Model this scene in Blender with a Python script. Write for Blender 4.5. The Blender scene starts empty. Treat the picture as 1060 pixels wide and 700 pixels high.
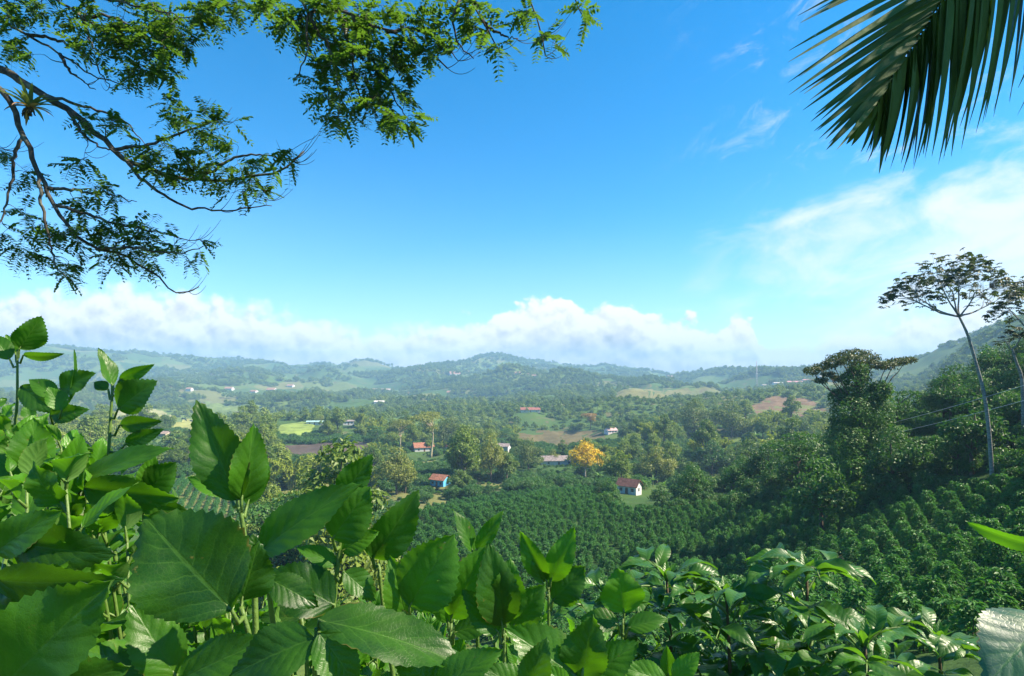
import bpy, math, random
import numpy as np
from mathutils import Vector, Matrix

R = math.radians
PI = math.pi
rng = np.random.default_rng(7)
random.seed(7)
scene = bpy.context.scene
COL = scene.collection

# ------------------------------------------------------------------ camera
F = 589.0            # focal length in photo pixels
HX, HY = 530.0, 390.0  # horizon and centre in photo pixels
cam_d = bpy.data.cameras.new('camera')
cam = bpy.data.objects.new('camera', cam_d)
COL.objects.link(cam)
cam_d.sensor_width = 36.0
cam_d.lens = 36.0 * F / 1060.0
cam_d.shift_y = (HY - 350.0) / 1060.0
cam_d.clip_start = 0.05
cam_d.clip_end = 60000.0
cam.rotation_euler = (R(90), 0, 0)
scene.camera = cam


def at(px, py, d):
    return np.array([(px - HX) / F * d, d, (HY - py) / F * d])


# ------------------------------------------------------------------ render settings
scene.render.engine = 'CYCLES'
cy = scene.cycles
cy.max_bounces = 5
cy.diffuse_bounces = 2
cy.glossy_bounces = 2
cy.transmission_bounces = 3
cy.transparent_max_bounces = 4
cy.volume_bounces = 0
cy.caustics_reflective = False
cy.caustics_refractive = False
cy.sample_clamp_indirect = 4.0
cy.use_denoising = True
try:
    cy.denoiser = 'OPENIMAGEDENOISE'
    cy.denoising_prefilter = 'ACCURATE'
except Exception:
    pass
vs = scene.view_settings
vs.view_transform = 'Standard'
vs.look = 'None'
vs.gamma = 1.0
vs.exposure = 1.5

# ------------------------------------------------------------------ object helpers


def tag(o, label=None, cat=None, group=None, kind=None):
    if label:
        o['label'] = label
    if cat:
        o['category'] = cat
    if group:
        o['group'] = group
    if kind:
        o['kind'] = kind
    return o


def thing(name, label, cat, loc=(0, 0, 0), rz=0.0, group=None, scale=1.0):
    o = bpy.data.objects.new(name, None)
    COL.objects.link(o)
    o.empty_display_size = 0.3
    o.location = loc
    o.rotation_euler = (0, 0, rz)
    o.scale = (scale, scale, scale)
    return tag(o, label, cat, group)


KIDS = {}


def link(name, me, parent=None):
    o = bpy.data.objects.new(name, me)
    COL.objects.link(o)
    if parent is not None:
        o.parent = parent
        KIDS.setdefault(parent.name, []).append(o)
    return o


def copy_tree(o, loc, rz, scale, label=None, group=None, parent=None):
    c = o.copy()
    COL.objects.link(c)
    if parent is None:
        c.location = loc
        c.rotation_euler = (0, 0, rz)
        c.scale = scale if isinstance(scale, tuple) else (scale, scale, scale)
        if label:
            c['label'] = label
        if group:
            c['group'] = group
    else:
        c.parent = parent
        KIDS.setdefault(parent.name, []).append(c)
    for ch in list(KIDS.get(o.name, [])):
        copy_tree(ch, None, None, None, parent=c)
    return c


class MB:
    """Collects vertices / faces, then makes one mesh."""

    def __init__(s):
        s.V, s.Q, s.T, s.UV, s.C = [], [], [], [], []
        s.n = 0

    def add(s, V, Q=None, T=None, UV=None, tint=0.5):
        V = np.asarray(V, float).reshape(-1, 3)
        if Q is not None and len(Q):
            s.Q.append(np.asarray(Q, int).reshape(-1, 4) + s.n)
        if T is not None and len(T):
            s.T.append(np.asarray(T, int).reshape(-1, 3) + s.n)
        s.V.append(V)
        s.UV.append(np.zeros((len(V), 2)) + 0.5 if UV is None else np.asarray(UV, float))
        s.C.append(np.zeros(len(V)) + tint if np.isscalar(tint) else np.asarray(tint, float))
        s.n += len(V)

    def tube(s, P, rad, n=8, cap=True, tint=0.5):
        P = np.asarray(P, float)
        m = len(P)
        rad = np.zeros(m) + rad if np.isscalar(rad) else np.asarray(rad, float)
        tan = np.gradient(P, axis=0)
        tan /= np.linalg.norm(tan, axis=1)[:, None] + 1e-12
        ref = np.array([0.31, 0.77, 0.55]) if abs(tan[0][1]) < 0.8 else np.array([1.0, 0.1, 0.2])
        u = np.cross(tan, ref)
        u /= np.linalg.norm(u, axis=1)[:, None] + 1e-12
        v = np.cross(tan, u)
        a = np.arange(n) / n * 2 * PI
        V = P[:, None, :] + rad[:, None, None] * (np.cos(a)[None, :, None] * u[:, None, :] + np.sin(a)[None, :, None] * v[:, None, :])
        V = V.reshape(-1, 3)
        i, j = np.meshgrid(np.arange(m - 1), np.arange(n), indexing='ij')
        j2 = (j + 1) % n
        Q = np.stack([i * n + j, i * n + j2, (i + 1) * n + j2, (i + 1) * n + j], -1).reshape(-1, 4)
        T = None
        if cap:
            V = np.vstack([V, P[:1], P[-1:]])
            k = np.arange(n)
            k2 = (k + 1) % n
            T = np.vstack([np.stack([k2, k, k * 0 + m * n], -1), np.stack([(m - 1) * n + k, (m - 1) * n + k2, k * 0 + m * n + 1], -1)])
        s.add(V, Q, T, tint=tint)

    def box(s, lo, hi, M=None, tint=0.5):
        x0, y0, z0 = lo
        x1, y1, z1 = hi
        V = np.array([[x0, y0, z0], [x1, y0, z0], [x1, y1, z0], [x0, y1, z0], [x0, y0, z1], [x1, y0, z1], [x1, y1, z1], [x0, y1, z1]], float)
        if M is not None:
            V = V @ M[:3, :3].T + M[:3, 3]
        s.add(V, [[0, 3, 2, 1], [4, 5, 6, 7], [0, 1, 5, 4], [1, 2, 6, 5], [2, 3, 7, 6], [3, 0, 4, 7]], tint=tint)

    def mesh(s, name, mat, smooth=True):
        me = bpy.data.meshes.new(name)
        V = np.vstack(s.V) if s.V else np.zeros((0, 3))
        Q = np.vstack(s.Q) if s.Q else np.zeros((0, 4), int)
        T = np.vstack(s.T) if s.T else np.zeros((0, 3), int)
        loops = np.concatenate([Q.ravel(), T.ravel()]).astype(np.int32)
        starts = np.concatenate([np.arange(len(Q)) * 4, len(Q) * 4 + np.arange(len(T)) * 3]).astype(np.int32)
        me.vertices.add(len(V))
        me.vertices.foreach_set('co', V.astype(np.float32).ravel())
        me.loops.add(len(loops))
        me.loops.foreach_set('vertex_index', loops)
        me.polygons.add(len(starts))
        me.polygons.foreach_set('loop_start', starts)
        if len(starts):
            me.polygons.foreach_set('use_smooth', np.full(len(starts), smooth, bool))
        UV = np.vstack(s.UV)
        uvl = me.uv_layers.new(name='UVMap')
        uvl.data.foreach_set('uv', UV[loops].astype(np.float32).ravel())
        at_ = me.attributes.new('tint', 'FLOAT', 'POINT')
        at_.data.foreach_set('value', np.concatenate(s.C).astype(np.float32))
        me.update(calc_edges=True)
        me.validate()
        if mat is not None:
            me.materials.append(mat)
        return me

    def build(s, name, mat, parent=None, smooth=True):
        return link(name, s.mesh(name, mat, smooth), parent)


# ------------------------------------------------------------------ node helpers
class NT:
    def __init__(s, tree):
        s.t = tree
        s.t.nodes.clear()

    def n(s, typ, **kw):
        nd = s.t.nodes.new(typ)
        for k, v in kw.items():
            setattr(nd, k, v)
        return nd

    def l(s, a, b):
        s.t.links.new(a, b)

    def put(s, sock, v):
        if hasattr(v, 'is_output'):
            s.l(v, sock)
        elif v is not None:
            sock.default_value = v

    def m(s, op, a, b=None, c=None, clamp=False):
        nd = s.n('ShaderNodeMath', operation=op, use_clamp=clamp)
        for i, v in enumerate((a, b, c)):
            if v is not None:
                s.put(nd.inputs[i], v)
        return nd.outputs[0]

    def vm(s, op, a, b=None):
        nd = s.n('ShaderNodeVectorMath', operation=op)
        s.put(nd.inputs[0], a)
        if b is not None:
            s.put(nd.inputs[1], b)
        return nd.outputs[0]

    def ss(s, x, lo, hi):
        nd = s.n('ShaderNodeMapRange', interpolation_type='SMOOTHSTEP')
        s.put(nd.inputs[0], x)
        s.put(nd.inputs[1], lo)
        s.put(nd.inputs[2], hi)
        return nd.outputs[0]

    def mr(s, x, a, b, c, d):
        nd = s.n('ShaderNodeMapRange')
        for i, v in enumerate((x, a, b, c, d)):
            s.put(nd.inputs[i], v)
        return nd.outputs[0]

    def mix(s, f, a, b, blend='MIX'):
        nd = s.n('ShaderNodeMix', data_type='RGBA', blend_type=blend)
        s.put(nd.inputs[0], f)
        s.put(nd.inputs[6], a if hasattr(a, 'is_output') else (*a, 1))
        s.put(nd.inputs[7], b if hasattr(b, 'is_output') else (*b, 1))
        return nd.outputs[2]

    def noise(s, vec, scale, detail=4, rough=0.5, dist=0.0, dim='3D', lac=2.0):
        nd = s.n('ShaderNodeTexNoise', noise_dimensions=dim)
        if vec is not None:
            s.l(vec, nd.inputs['Vector'])
        s.put(nd.inputs['Scale'], scale)
        nd.inputs['Detail'].default_value = detail
        nd.inputs['Roughness'].default_value = rough
        nd.inputs['Lacunarity'].default_value = lac
        nd.inputs['Distortion'].default_value = dist
        return nd.outputs[0]

    def xyz(s, x, y, z=0.0):
        nd = s.n('ShaderNodeCombineXYZ')
        for i, v in enumerate((x, y, z)):
            s.put(nd.inputs[i], v)
        return nd.outputs[0]


def new_mat(name):
    m = bpy.data.materials.new(name)
    m.use_nodes = True
    return m, NT(m.node_tree)


def principled(nt, color, rough=0.6, spec=0.5, bump=None, bstr=0.3, bdist=0.02):
    p = nt.n('ShaderNodeBsdfPrincipled')
    nt.put(p.inputs['Base Color'], color if hasattr(color, 'is_output') else (*color, 1))
    nt.put(p.inputs['Roughness'], rough)
    p.inputs['Specular IOR Level'].default_value = spec
    if bump is not None:
        b = nt.n('ShaderNodeBump')
        b.inputs['Strength'].default_value = bstr
        b.inputs['Distance'].default_value = bdist
        nt.l(bump, b.inputs['Height'])
        nt.l(b.outputs[0], p.inputs['Normal'])
    return p


def out(nt, sh):
    o = nt.n('ShaderNodeOutputMaterial')
    nt.l(sh, o.inputs['Surface'])


def plain_mat(name, color, rough=0.7, var=0.25, scale=3.0, spec=0.3, bstr=0.3, bdist=0.02):
    m, nt = new_mat(name)
    tc = nt.n('ShaderNodeTexCoord').outputs['Object']
    nz = nt.noise(tc, scale, 6, 0.6)
    c = np.array(color)
    col = nt.mix(nz, tuple(c * (1 - var)), tuple(np.minimum(c * (1 + var), 0.95)))
    p = principled(nt, col, rough, spec, nz, bstr, bdist)
    out(nt, p.outputs[0])
    return m


def foliage_mat(name, dark, light, trans=0.3, tcol=None, rough=0.5, spec=0.35, objvar=0.5, worldvar=0.0):
    """Leaf-sized faces: each leaf its own shade, each plant its own hue."""
    m, nt = new_mat(name)
    isl = nt.n('ShaderNodeNewGeometry').outputs['Random Per Island']
    oi = nt.n('ShaderNodeObjectInfo')
    r = oi.outputs['Random']
    f = nt.m('ADD', nt.m('MULTIPLY', isl, 1 - objvar), nt.m('MULTIPLY', r, objvar))
    col = nt.mix(f, dark, light)
    if worldvar:
        wn = nt.noise(oi.outputs['Location'], 0.012, 3, 0.6)
        hs = nt.n('ShaderNodeHueSaturation')
        nt.l(col, hs.inputs['Color'])
        nt.l(nt.mr(wn, 0.3, 0.7, 0.5 - 0.03 * worldvar, 0.5 + 0.01 * worldvar), hs.inputs['Hue'])
        nt.l(nt.mr(wn, 0.3, 0.7, 1.35, 0.8), hs.inputs['Value'])
        col = hs.outputs[0]
    p = principled(nt, col, rough, spec)
    t = nt.n('ShaderNodeBsdfTranslucent')
    if tcol is None:
        tm = nt.mix(1.0, col, (1.5, 1.6, 0.5), 'MULTIPLY')
        nt.l(tm, t.inputs[0])
    else:
        t.inputs[0].default_value = (*tcol, 1)
    mx = nt.n('ShaderNodeMixShader')
    mx.inputs[0].default_value = trans
    nt.l(p.outputs[0], mx.inputs[1])
    nt.l(t.outputs[0], mx.inputs[2])
    out(nt, mx.outputs[0])
    return m


def leaf_mat(name, dark, light, rough=0.33, spec=0.5, nveins=8.0, slant=2.4, trans=0.32, tcol=(0.22, 0.5, 0.02), veinc=(0.2, 0.36, 0.08), pucker=1.0):
    """Large near leaves with midrib, side veins, blotches and gloss."""
    m, nt = new_mat(name)
    uv = nt.n('ShaderNodeTexCoord').outputs['UV']
    sep = nt.n('ShaderNodeSeparateXYZ')
    nt.l(uv, sep.inputs[0])
    au = nt.m('ABSOLUTE', nt.m('MULTIPLY', nt.m('SUBTRACT', sep.outputs[0], 0.5), 2.0))
    v = sep.outputs[1]
    geo = nt.n('ShaderNodeNewGeometry')
    pos = geo.outputs['Position']
    wob = nt.m('MULTIPLY', nt.m('SUBTRACT', nt.noise(pos, 60, 2), 0.5), 0.5)
    # one side is half a spacing later, so the veins alternate
    side = nt.m('MULTIPLY', nt.m('GREATER_THAN', sep.outputs[0], 0.5), 0.4)
    sgn = nt.m('ADD', nt.m('SUBTRACT', nt.m('MULTIPLY', v, nveins), nt.m('MULTIPLY', nt.m('POWER', au, 0.85), slant)), nt.m('ADD', side, wob))
    tri = nt.m('ABSOLUTE', nt.m('SUBTRACT', nt.m('FRACT', sgn), 0.5))
    vein = nt.m('SUBTRACT', 1.0, nt.ss(tri, 0.0, 0.07))
    vein = nt.m('MULTIPLY', vein, nt.m('SUBTRACT', 1.0, nt.m('MULTIPLY', au, 0.75)))
    mid = nt.m('SUBTRACT', 1.0, nt.ss(au, 0.015, 0.055))
    vv = nt.m('MAXIMUM', vein, mid)
    tint = nt.n('ShaderNodeAttribute', attribute_name='tint').outputs['Fac']
    bl = nt.noise(pos, 22, 5, 0.6)
    f = nt.m('ADD', nt.m('MULTIPLY', tint, 0.8), nt.m('MULTIPLY', nt.m('SUBTRACT', bl, 0.5), 0.9), clamp=True)
    col = nt.mix(f, dark, light)
    net = nt.n('ShaderNodeTexVoronoi', feature='DISTANCE_TO_EDGE')
    nt.l(pos, net.inputs['Vector'])
    net.inputs['Scale'].default_value = 240.0
    nete = nt.m('SUBTRACT', 1.0, nt.ss(net.outputs['Distance'], 0.0, 0.12))
    col = nt.mix(nt.m('MULTIPLY', nete, 0.10), col, veinc)
    col = nt.mix(nt.m('MULTIPLY', vv, 0.30), col, veinc)
    # a few dry brown specks and nibbled brown edges
    sp = nt.noise(pos, 45, 4, 0.7)
    speck = nt.ss(sp, 0.665, 0.705)
    edge = nt.m('MULTIPLY', nt.ss(au, 0.93, 1.0), nt.ss(nt.noise(pos, 30, 3), 0.55, 0.65))
    col = nt.mix(nt.m('MULTIPLY', nt.m('MAXIMUM', speck, edge), 0.7), col, (0.16, 0.10, 0.03))
    yel = nt.m('MULTIPLY', nt.ss(nt.noise(pos, 9, 4, 0.6), 0.52, 0.78), 0.45)
    col = nt.mix(yel, col, (0.085, 0.165, 0.018))
    # pale matt underside
    back = geo.outputs['Backfacing']
    colb = nt.mix(nt.m('MULTIPLY', back, 0.45), col, (0.13, 0.22, 0.07))
    # puckered between the veins
    h = nt.m('ADD', nt.m('MULTIPLY', nt.ss(tri, 0.0, 0.4), 0.6 * pucker), nt.m('MULTIPLY', nt.noise(pos, 70, 4), 0.8))
    h = nt.m('SUBTRACT', h, nt.m('MULTIPLY', mid, 0.6))
    h = nt.m('SUBTRACT', h, nt.m('MULTIPLY', nete, 0.12))
    rg = nt.m('ADD', nt.mr(nt.noise(pos, 35, 4), 0.3, 0.7, rough - 0.08, rough + 0.12), nt.m('MULTIPLY', back, 0.2))
    p = principled(nt, colb, rg, spec, h, 0.24, 0.003)
    t = nt.n('ShaderNodeBsdfTranslucent')
    tm = nt.mix(nt.m('MULTIPLY', vv, 0.4), nt.mix(f, tuple(0.55 * np.array(tcol)), tcol), (0.10, 0.2, 0.01))
    nt.l(tm, t.inputs[0])
    mx = nt.n('ShaderNodeMixShader')
    mx.inputs[0].default_value = trans
    nt.l(p.outputs[0], mx.inputs[1])
    nt.l(t.outputs[0], mx.inputs[2])
    # holes eaten by insects
    hol = nt.m('MULTIPLY', nt.m('GREATER_THAN', nt.noise(pos, 45, 4, 0.7), 0.715), nt.m('GREATER_THAN', au, 0.12))
    tr = nt.n('ShaderNodeBsdfTransparent')
    m2 = nt.n('ShaderNodeMixShader')
    nt.l(hol, m2.inputs[0])
    nt.l(mx.outputs[0], m2.inputs[1])
    nt.l(tr.outputs[0], m2.inputs[2])
    out(nt, m2.outputs[0])
    return m


def bark_mat(name, a, b, scale=8.0, stretch=0.25, bdist=0.02):
    m, nt = new_mat(name)
    tc = nt.n('ShaderNodeTexCoord').outputs['Object']
    mp = nt.n('ShaderNodeMapping')
    nt.l(tc, mp.inputs[0])
    mp.inputs['Scale'].default_value = (1, 1, stretch)
    n1 = nt.noise(mp.outputs[0], scale, 6, 0.65)
    n2 = nt.noise(tc, scale * 0.35, 4, 0.6)
    col = nt.mix(nt.ss(n1, 0.35, 0.65), a, b)
    col = nt.mix(nt.m('MULTIPLY', nt.ss(n2, 0.5, 0.7), 0.5), col, (0.25, 0.27, 0.22))
    p = principled(nt, col, 0.85, 0.2, n1, 0.7, bdist)
    out(nt, p.outputs[0])
    return m


# ------------------------------------------------------------------ world: sky and clouds
SUN_AZ = R(93)      # clockwise from straight ahead (+Y): square to the right
SUN_EL = R(45)
tosun = Vector((math.sin(SUN_AZ) * math.cos(SUN_EL), math.cos(SUN_AZ) * math.cos(SUN_EL), math.sin(SUN_EL)))


def make_world():
    w = bpy.data.worlds.new('World')
    scene.world = w
    w.use_nodes = True
    w.cycles.sampling_method = 'MANUAL'
    w.cycles.sample_map_resolution = 512
    nt = NT(w.node_tree)
    sky = nt.n('ShaderNodeTexSky', sky_type='NISHITA')
    sky.sun_disc = False
    sky.sun_elevation = SUN_EL
    sky.sun_rotation = SUN_AZ
    sky.altitude = 1500
    sky.air_density = 1.0
    sky.dust_density = 0.4
    sky.ozone_density = 2.2
    hs = nt.n('ShaderNodeHueSaturation')
    nt.l(sky.outputs[0], hs.inputs['Color'])
    hs.inputs['Saturation'].default_value = 1.43
    hs.inputs['Hue'].default_value = 0.492
    hs.inputs['Value'].default_value = 1.0
    skyc = hs.outputs[0]
    d = nt.n('ShaderNodeTexCoord').outputs['Generated']
    sep = nt.n('ShaderNodeSeparateXYZ')
    nt.l(d, sep.inputs[0])
    y = nt.m('MAXIMUM', sep.outputs[1], 0.12)
    u = nt.m('DIVIDE', sep.outputs[0], y)
    v = nt.m('DIVIDE', sep.outputs[2], y)
    uv = nt.xyz(u, v, 0.37)
    # --- cumulus bank over the hills: its crest height along the horizon
    warp = nt.m('MULTIPLY', nt.m('SUBTRACT', nt.noise(uv, 16, 3, 0.5), 0.5), 0.05)
    t = nt.m('MULTIPLY', nt.m('ADD', nt.m('ADD', u, warp), 1.0), 0.5)
    fc = nt.n('ShaderNodeFloatCurve')
    pts = [(-59, 300), (0, 298), (60, 296), (120, 290), (180, 294), (230, 303), (300, 315), (332, 318), (350, 324), (400, 330), (465, 330), (490, 322), (530, 313),
           (570, 304), (600, 309), (630, 306), (680, 317), (720, 328), (745, 333), (765, 324), (783, 338), (792, 352), (806, 350), (830, 342), (858, 336), (890, 330), (930, 322), (1000, 314), (1119, 300)]
    cv = fc.mapping.curves[0]
    P = [(((px - HX) / F + 1) / 2, (HY - py) / F / 0.2) for px, py in pts]
    for i, (a, b) in enumerate(P):
        if i < 2:
            cv.points[i].location = (a, b) if i == 0 else P[-1]
    for a, b in P[1:-1]:
        cv.points.new(a, b)
    fc.mapping.update()
    nt.l(t, fc.inputs['Value'])
    top = nt.m('MULTIPLY', fc.outputs[0], 0.2)
    def billow(vec):
        vo = nt.n('ShaderNodeTexVoronoi', feature='SMOOTH_F1')
        nz = nt.noise(vec, 40, 3, 0.5)
        off = nt.m('MULTIPLY', nt.m('SUBTRACT', nz, 0.5), 0.02)
        nt.l(nt.vm('ADD', vec, nt.xyz(off, off, 0.0)), vo.inputs['Vector'])
        vo.inputs['Scale'].default_value = 17.0
        vo.inputs['Detail'].default_value = 2.0
        vo.inputs['Roughness'].default_value = 0.5
        vo.inputs['Lacunarity'].default_value = 2.3
        vo.inputs['Smoothness'].default_value = 0.35
        return nt.m('ADD', nt.m('MULTIPLY', nt.m('SUBTRACT', 0.9, vo.outputs['Distance']), 0.75), nt.m('MULTIPLY', nt.noise(vec, 30, 8, 0.6), 0.4))
    uvs = nt.xyz(u, nt.m('MULTIPLY', v, 1.15), 0.1)
    nA = billow(uvs)
    nB = billow(nt.xyz(nt.m('ADD', u, 0.007), nt.m('ADD', nt.m('MULTIPLY', v, 1.15), 0.012), 0.1))
    nL = nt.noise(uvs, 7, 4, 0.5)
    # crisp to the centre right, vague to the far left and right
    crisp = nt.m('MULTIPLY', nt.ss(u, -0.16, -0.02), nt.m('SUBTRACT', 1.0, nt.ss(u, 0.42, 0.52)))
    soft = nt.mr(crisp, 0, 1, 0.030, 0.009)
    hgt = nt.m('SUBTRACT', nt.m('ADD', top, nt.m('MULTIPLY', nt.m('SUBTRACT', nA, 0.40), nt.mr(crisp, 0, 1, 0.06, 0.055))), v)
    dens = nt.ss(nt.m('DIVIDE', hgt, soft), -0.3, 1.0)
    body = nt.m('DIVIDE', hgt, 0.15, clamp=True)            # 0 at the crest, 1 deep below it
    relief = nt.m('MULTIPLY', nt.m('SUBTRACT', nA, nB), 1.35)
    shade = nt.m('ADD', nt.m('SUBTRACT', 1.0, nt.m('MULTIPLY', nt.ss(body, 0.12, 0.75), 0.75)), relief)
    shade = nt.m('ADD', shade, nt.m('MULTIPLY', nt.m('SUBTRACT', nL, 0.5), 0.5), clamp=True)
    ccol = nt.mix(shade, (0.38, 0.385, 0.41), (1.04, 1.0, 0.97))
    dens = nt.m('MULTIPLY', dens, nt.mr(crisp, 0, 1, 0.95, 0.99))
    # --- large soft clouds to the right
    wv = nt.xyz(nt.m('ADD', nt.m('MULTIPLY', u, 1.0), nt.m('MULTIPLY', v, 0.5)), nt.m('MULTIPLY', nt.m('SUBTRACT', v, nt.m('MULTIPLY', u, 0.28)), 2.6), 3.3)
    nC = nt.noise(wv, 4.0, 8, 0.6, 0.4)
    du = nt.m('DIVIDE', nt.m('SUBTRACT', u, 0.98), 0.50)
    dv = nt.m('DIVIDE', nt.m('SUBTRACT', v, nt.m('ADD', 0.20, nt.m('MULTIPLY', nt.m('SUBTRACT', u, 0.6), 0.16))), 0.14)
    rr = nt.m('ADD', nt.m('MULTIPLY', du, du), nt.m('MULTIPLY', dv, dv))
    msk = nt.m('SUBTRACT', 1.0, nt.m('MULTIPLY', rr, 0.5))
    d2 = nt.ss(nt.m('ADD', nC, nt.m('MULTIPLY', msk, 0.40)), 0.54, 0.94)
    # --- thin streaks high up on the right
    wc = nt.xyz(nt.m('ADD', u, nt.m('MULTIPLY', v, 0.9)), nt.m('MULTIPLY', nt.m('SUBTRACT', v, nt.m('MULTIPLY', u, 0.75)), 2.2), 7.1)
    nD = nt.noise(wc, 6.0, 9, 0.68, 0.8)
    mc = nt.m('MULTIPLY', nt.ss(u, 0.2, 0.55), nt.ss(v, 0.15, 0.35))
    d3 = nt.m('MULTIPLY', nt.m('MULTIPLY', nt.ss(nD, 0.5, 0.85), mc), 0.6)
    # haze-white veil towards the horizon on the left
    vl = nt.m('MULTIPLY', nt.m('MULTIPLY', nt.ss(u, 0.25, -0.8), nt.ss(v, 0.45, 0.02)), 0.27)
    vr = nt.m('MULTIPLY', nt.m('MULTIPLY', nt.ss(u, 0.25, 0.8), nt.ss(v, 0.45, 0.02)), 0.27)
    K = 4.6   # radiance of white cloud in the units of the sky texture
    cs = nt.vm('MULTIPLY', ccol, (K, K, K))
    wht = (0.93 * K, 0.95 * K, 0.99 * K)
    vc = nt.m('MULTIPLY', nt.ss(v, 0.30, 0.0), 0.34)
    c = nt.mix(nt.m('MAXIMUM', nt.m('MAXIMUM', vl, vr), vc), skyc, (0.62 * K, 0.78 * K, 0.96 * K))
    c = nt.mix(d3, c, wht)
    c = nt.mix(nt.m('MULTIPLY', d2, 0.86), c, wht)
    c = nt.mix(dens, c, cs)
    front = nt.ss(sep.outputs[1], 0.05, 0.25)
    c = nt.mix(front, skyc, c)
    bg = nt.n('ShaderNodeBackground')
    nt.l(c, bg.inputs[0])
    bg.inputs[1].default_value = 0.095
    o = nt.n('ShaderNodeOutputWorld')
    nt.l(bg.outputs[0], o.inputs[0])


make_world()
sl = bpy.data.lights.new('sun', 'SUN')
sl.energy = 5.0
sl.angle = R(0.5)
sl.color = (1.0, 0.87, 0.66)
so = bpy.data.objects.new('sun', sl)
COL.objects.link(so)
so.rotation_euler = tosun.to_track_quat('Z', 'Y').to_euler()
so.location = (300, -200, 250)


# ------------------------------------------------------------------ terrain
def pchip(xk, yk, x):
    xk, yk = np.asarray(xk, float), np.asarray(yk, float)
    h = np.diff(xk)
    dl = np.diff(yk) / h
    m = np.zeros(len(xk))
    for i in range(1, len(xk) - 1):
        if dl[i - 1] * dl[i] > 0:
            w1, w2 = 2 * h[i] + h[i - 1], h[i] + 2 * h[i - 1]
            m[i] = (w1 + w2) / (w1 / dl[i - 1] + w2 / dl[i])
    m[0], m[-1] = dl[0], dl[-1]
    x = np.clip(x, xk[0], xk[-1])
    i = np.clip(np.searchsorted(xk, x) - 1, 0, len(h) - 1)
    t = (x - xk[i]) / h[i]
    return (2 * t**3 - 3 * t**2 + 1) * yk[i] + (t**3 - 2 * t**2 + t) * h[i] * m[i] + (-2 * t**3 + 3 * t**2) * yk[i + 1] + (t**3 - t**2) * h[i] * m[i + 1]


TC = [-350, 0, 150, 300, 450, 600, 750, 900, 1060, 1400]
TD = {
    0.3: [-1.5] * 10,
    1: [-1.55] * 10,
    4: [-3.0, -3.0, -3.0, -3.0, -3.0, -3.0, -3.0, -2.9, -2.8, -2.0],
    10: [-6.6, -6.6, -6.8, -6.8, -6.8, -6.6, -6.5, -6.3, -5.8, -2.5],
    20: [-12, -12, -12, -12, -12, -11.6, -11.2, -10.4, -9.2, -2.5],
    30: [-16, -17, -17, -17, -17, -16.5, -14.8, -12.8, -10.8, 1],
    45: [-20, -23, -23, -23, -22.5, -21, -18.5, -15.2, -10.6, 8],
    60: [-23, -28, -28, -28, -26.5, -24.5, -22, -15.5, -8.5, 16],
    90: [-27, -33, -33, -33, -29, -27.5, -24.5, -14, -2, 29],
    120: [-29, -36, -36, -36, -30, -29, -25, -15, 2, 38],
    160: [-30, -38, -38, -39, -38, -33, -34, -28, -5, 42],
    220: [-31, -41, -41, -42, -43, -40.5, -42, -40, -20, 52],
    300: [-31, -43, -43, -44, -45, -45, -45, -45, -30, 48],
    420: [-32, -45, -45, -46, -46, -48, -46, -44, -20, 46],
    600: [-32, -48, -48, -48, -48, -50, -46, -38, 30, 70],
    900: [-32, -50, -50, -50, -48, -47, -36, -22, 100, 130],
    1300: [-25, -48, -50, -48, -44, -35, -20, -12, 60, 90],
    2000: [10, -40, -45, -44, -30, 20, 2, 0, 20, 60],
    3200: [80, 30, -5, -30, -20, -10, -20, -10, 0, 30],
    5000: [300, 285, 190, 40, 5, 10, 0, 0, 0, 0],
    8000: [300, 330, 250, 110, 130, 90, 20, 20, 20, 20],
    13500: [0] * 10,
}
_FAR = {2000: 1500, 3200: 1800, 5000: 2150, 8000: 2900, 13500: 4600}
_d = np.array([_FAR.get(k, k) for k in sorted(TD)], float)
_tab = np.array([np.array(TD[k], float) * _FAR.get(k, k) / k for k in sorted(TD)], float)
GL = np.linspace(math.log(_d[0]), math.log(_d[-1]), 420)
GA = np.linspace(-350, 1400, 240)
_g1 = np.stack([pchip(np.log(_d), _tab[:, j], GL) for j in range(len(TC))], 1)
GRID = np.stack([pchip(TC, _g1[i], GA) for i in range(len(GL))], 0)
AMIN, AMAX = math.atan((-350 - HX) / F), math.atan((1400 - HX) / F)


def hash2(ix, iy, s):
    n = (ix * 374761393 + iy * 668265263 + s * 974634777) & 0xffffffff
    n = ((n ^ (n >> 13)) * 1274126177) & 0xffffffff
    return ((n ^ (n >> 16)) & 0xffff) / 65535.0


def vnoise(x, y, s=0):
    x, y = np.asarray(x, float), np.asarray(y, float)
    ix, iy = np.floor(x).astype(np.int64), np.floor(y).astype(np.int64)
    fx, fy = x - ix, y - iy
    fx, fy = fx * fx * fx * (fx * (fx * 6 - 15) + 10), fy * fy * fy * (fy * (fy * 6 - 15) + 10)
    a, b, c, d = hash2(ix, iy, s), hash2(ix + 1, iy, s), hash2(ix, iy + 1, s), hash2(ix + 1, iy + 1, s)
    return (a * (1 - fx) + b * fx) * (1 - fy) + (c * (1 - fx) + d * fx) * fy - 0.5


def fbm(x, y, s=0, o=4):
    r, a = 0.0, 1.0
    for k in range(o):
        r = r + a * vnoise(np.asarray(x) * 2**k + 17.3 * k, np.asarray(y) * 2**k - 9.1 * k, s + k)
        a *= 0.5
    return r


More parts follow.
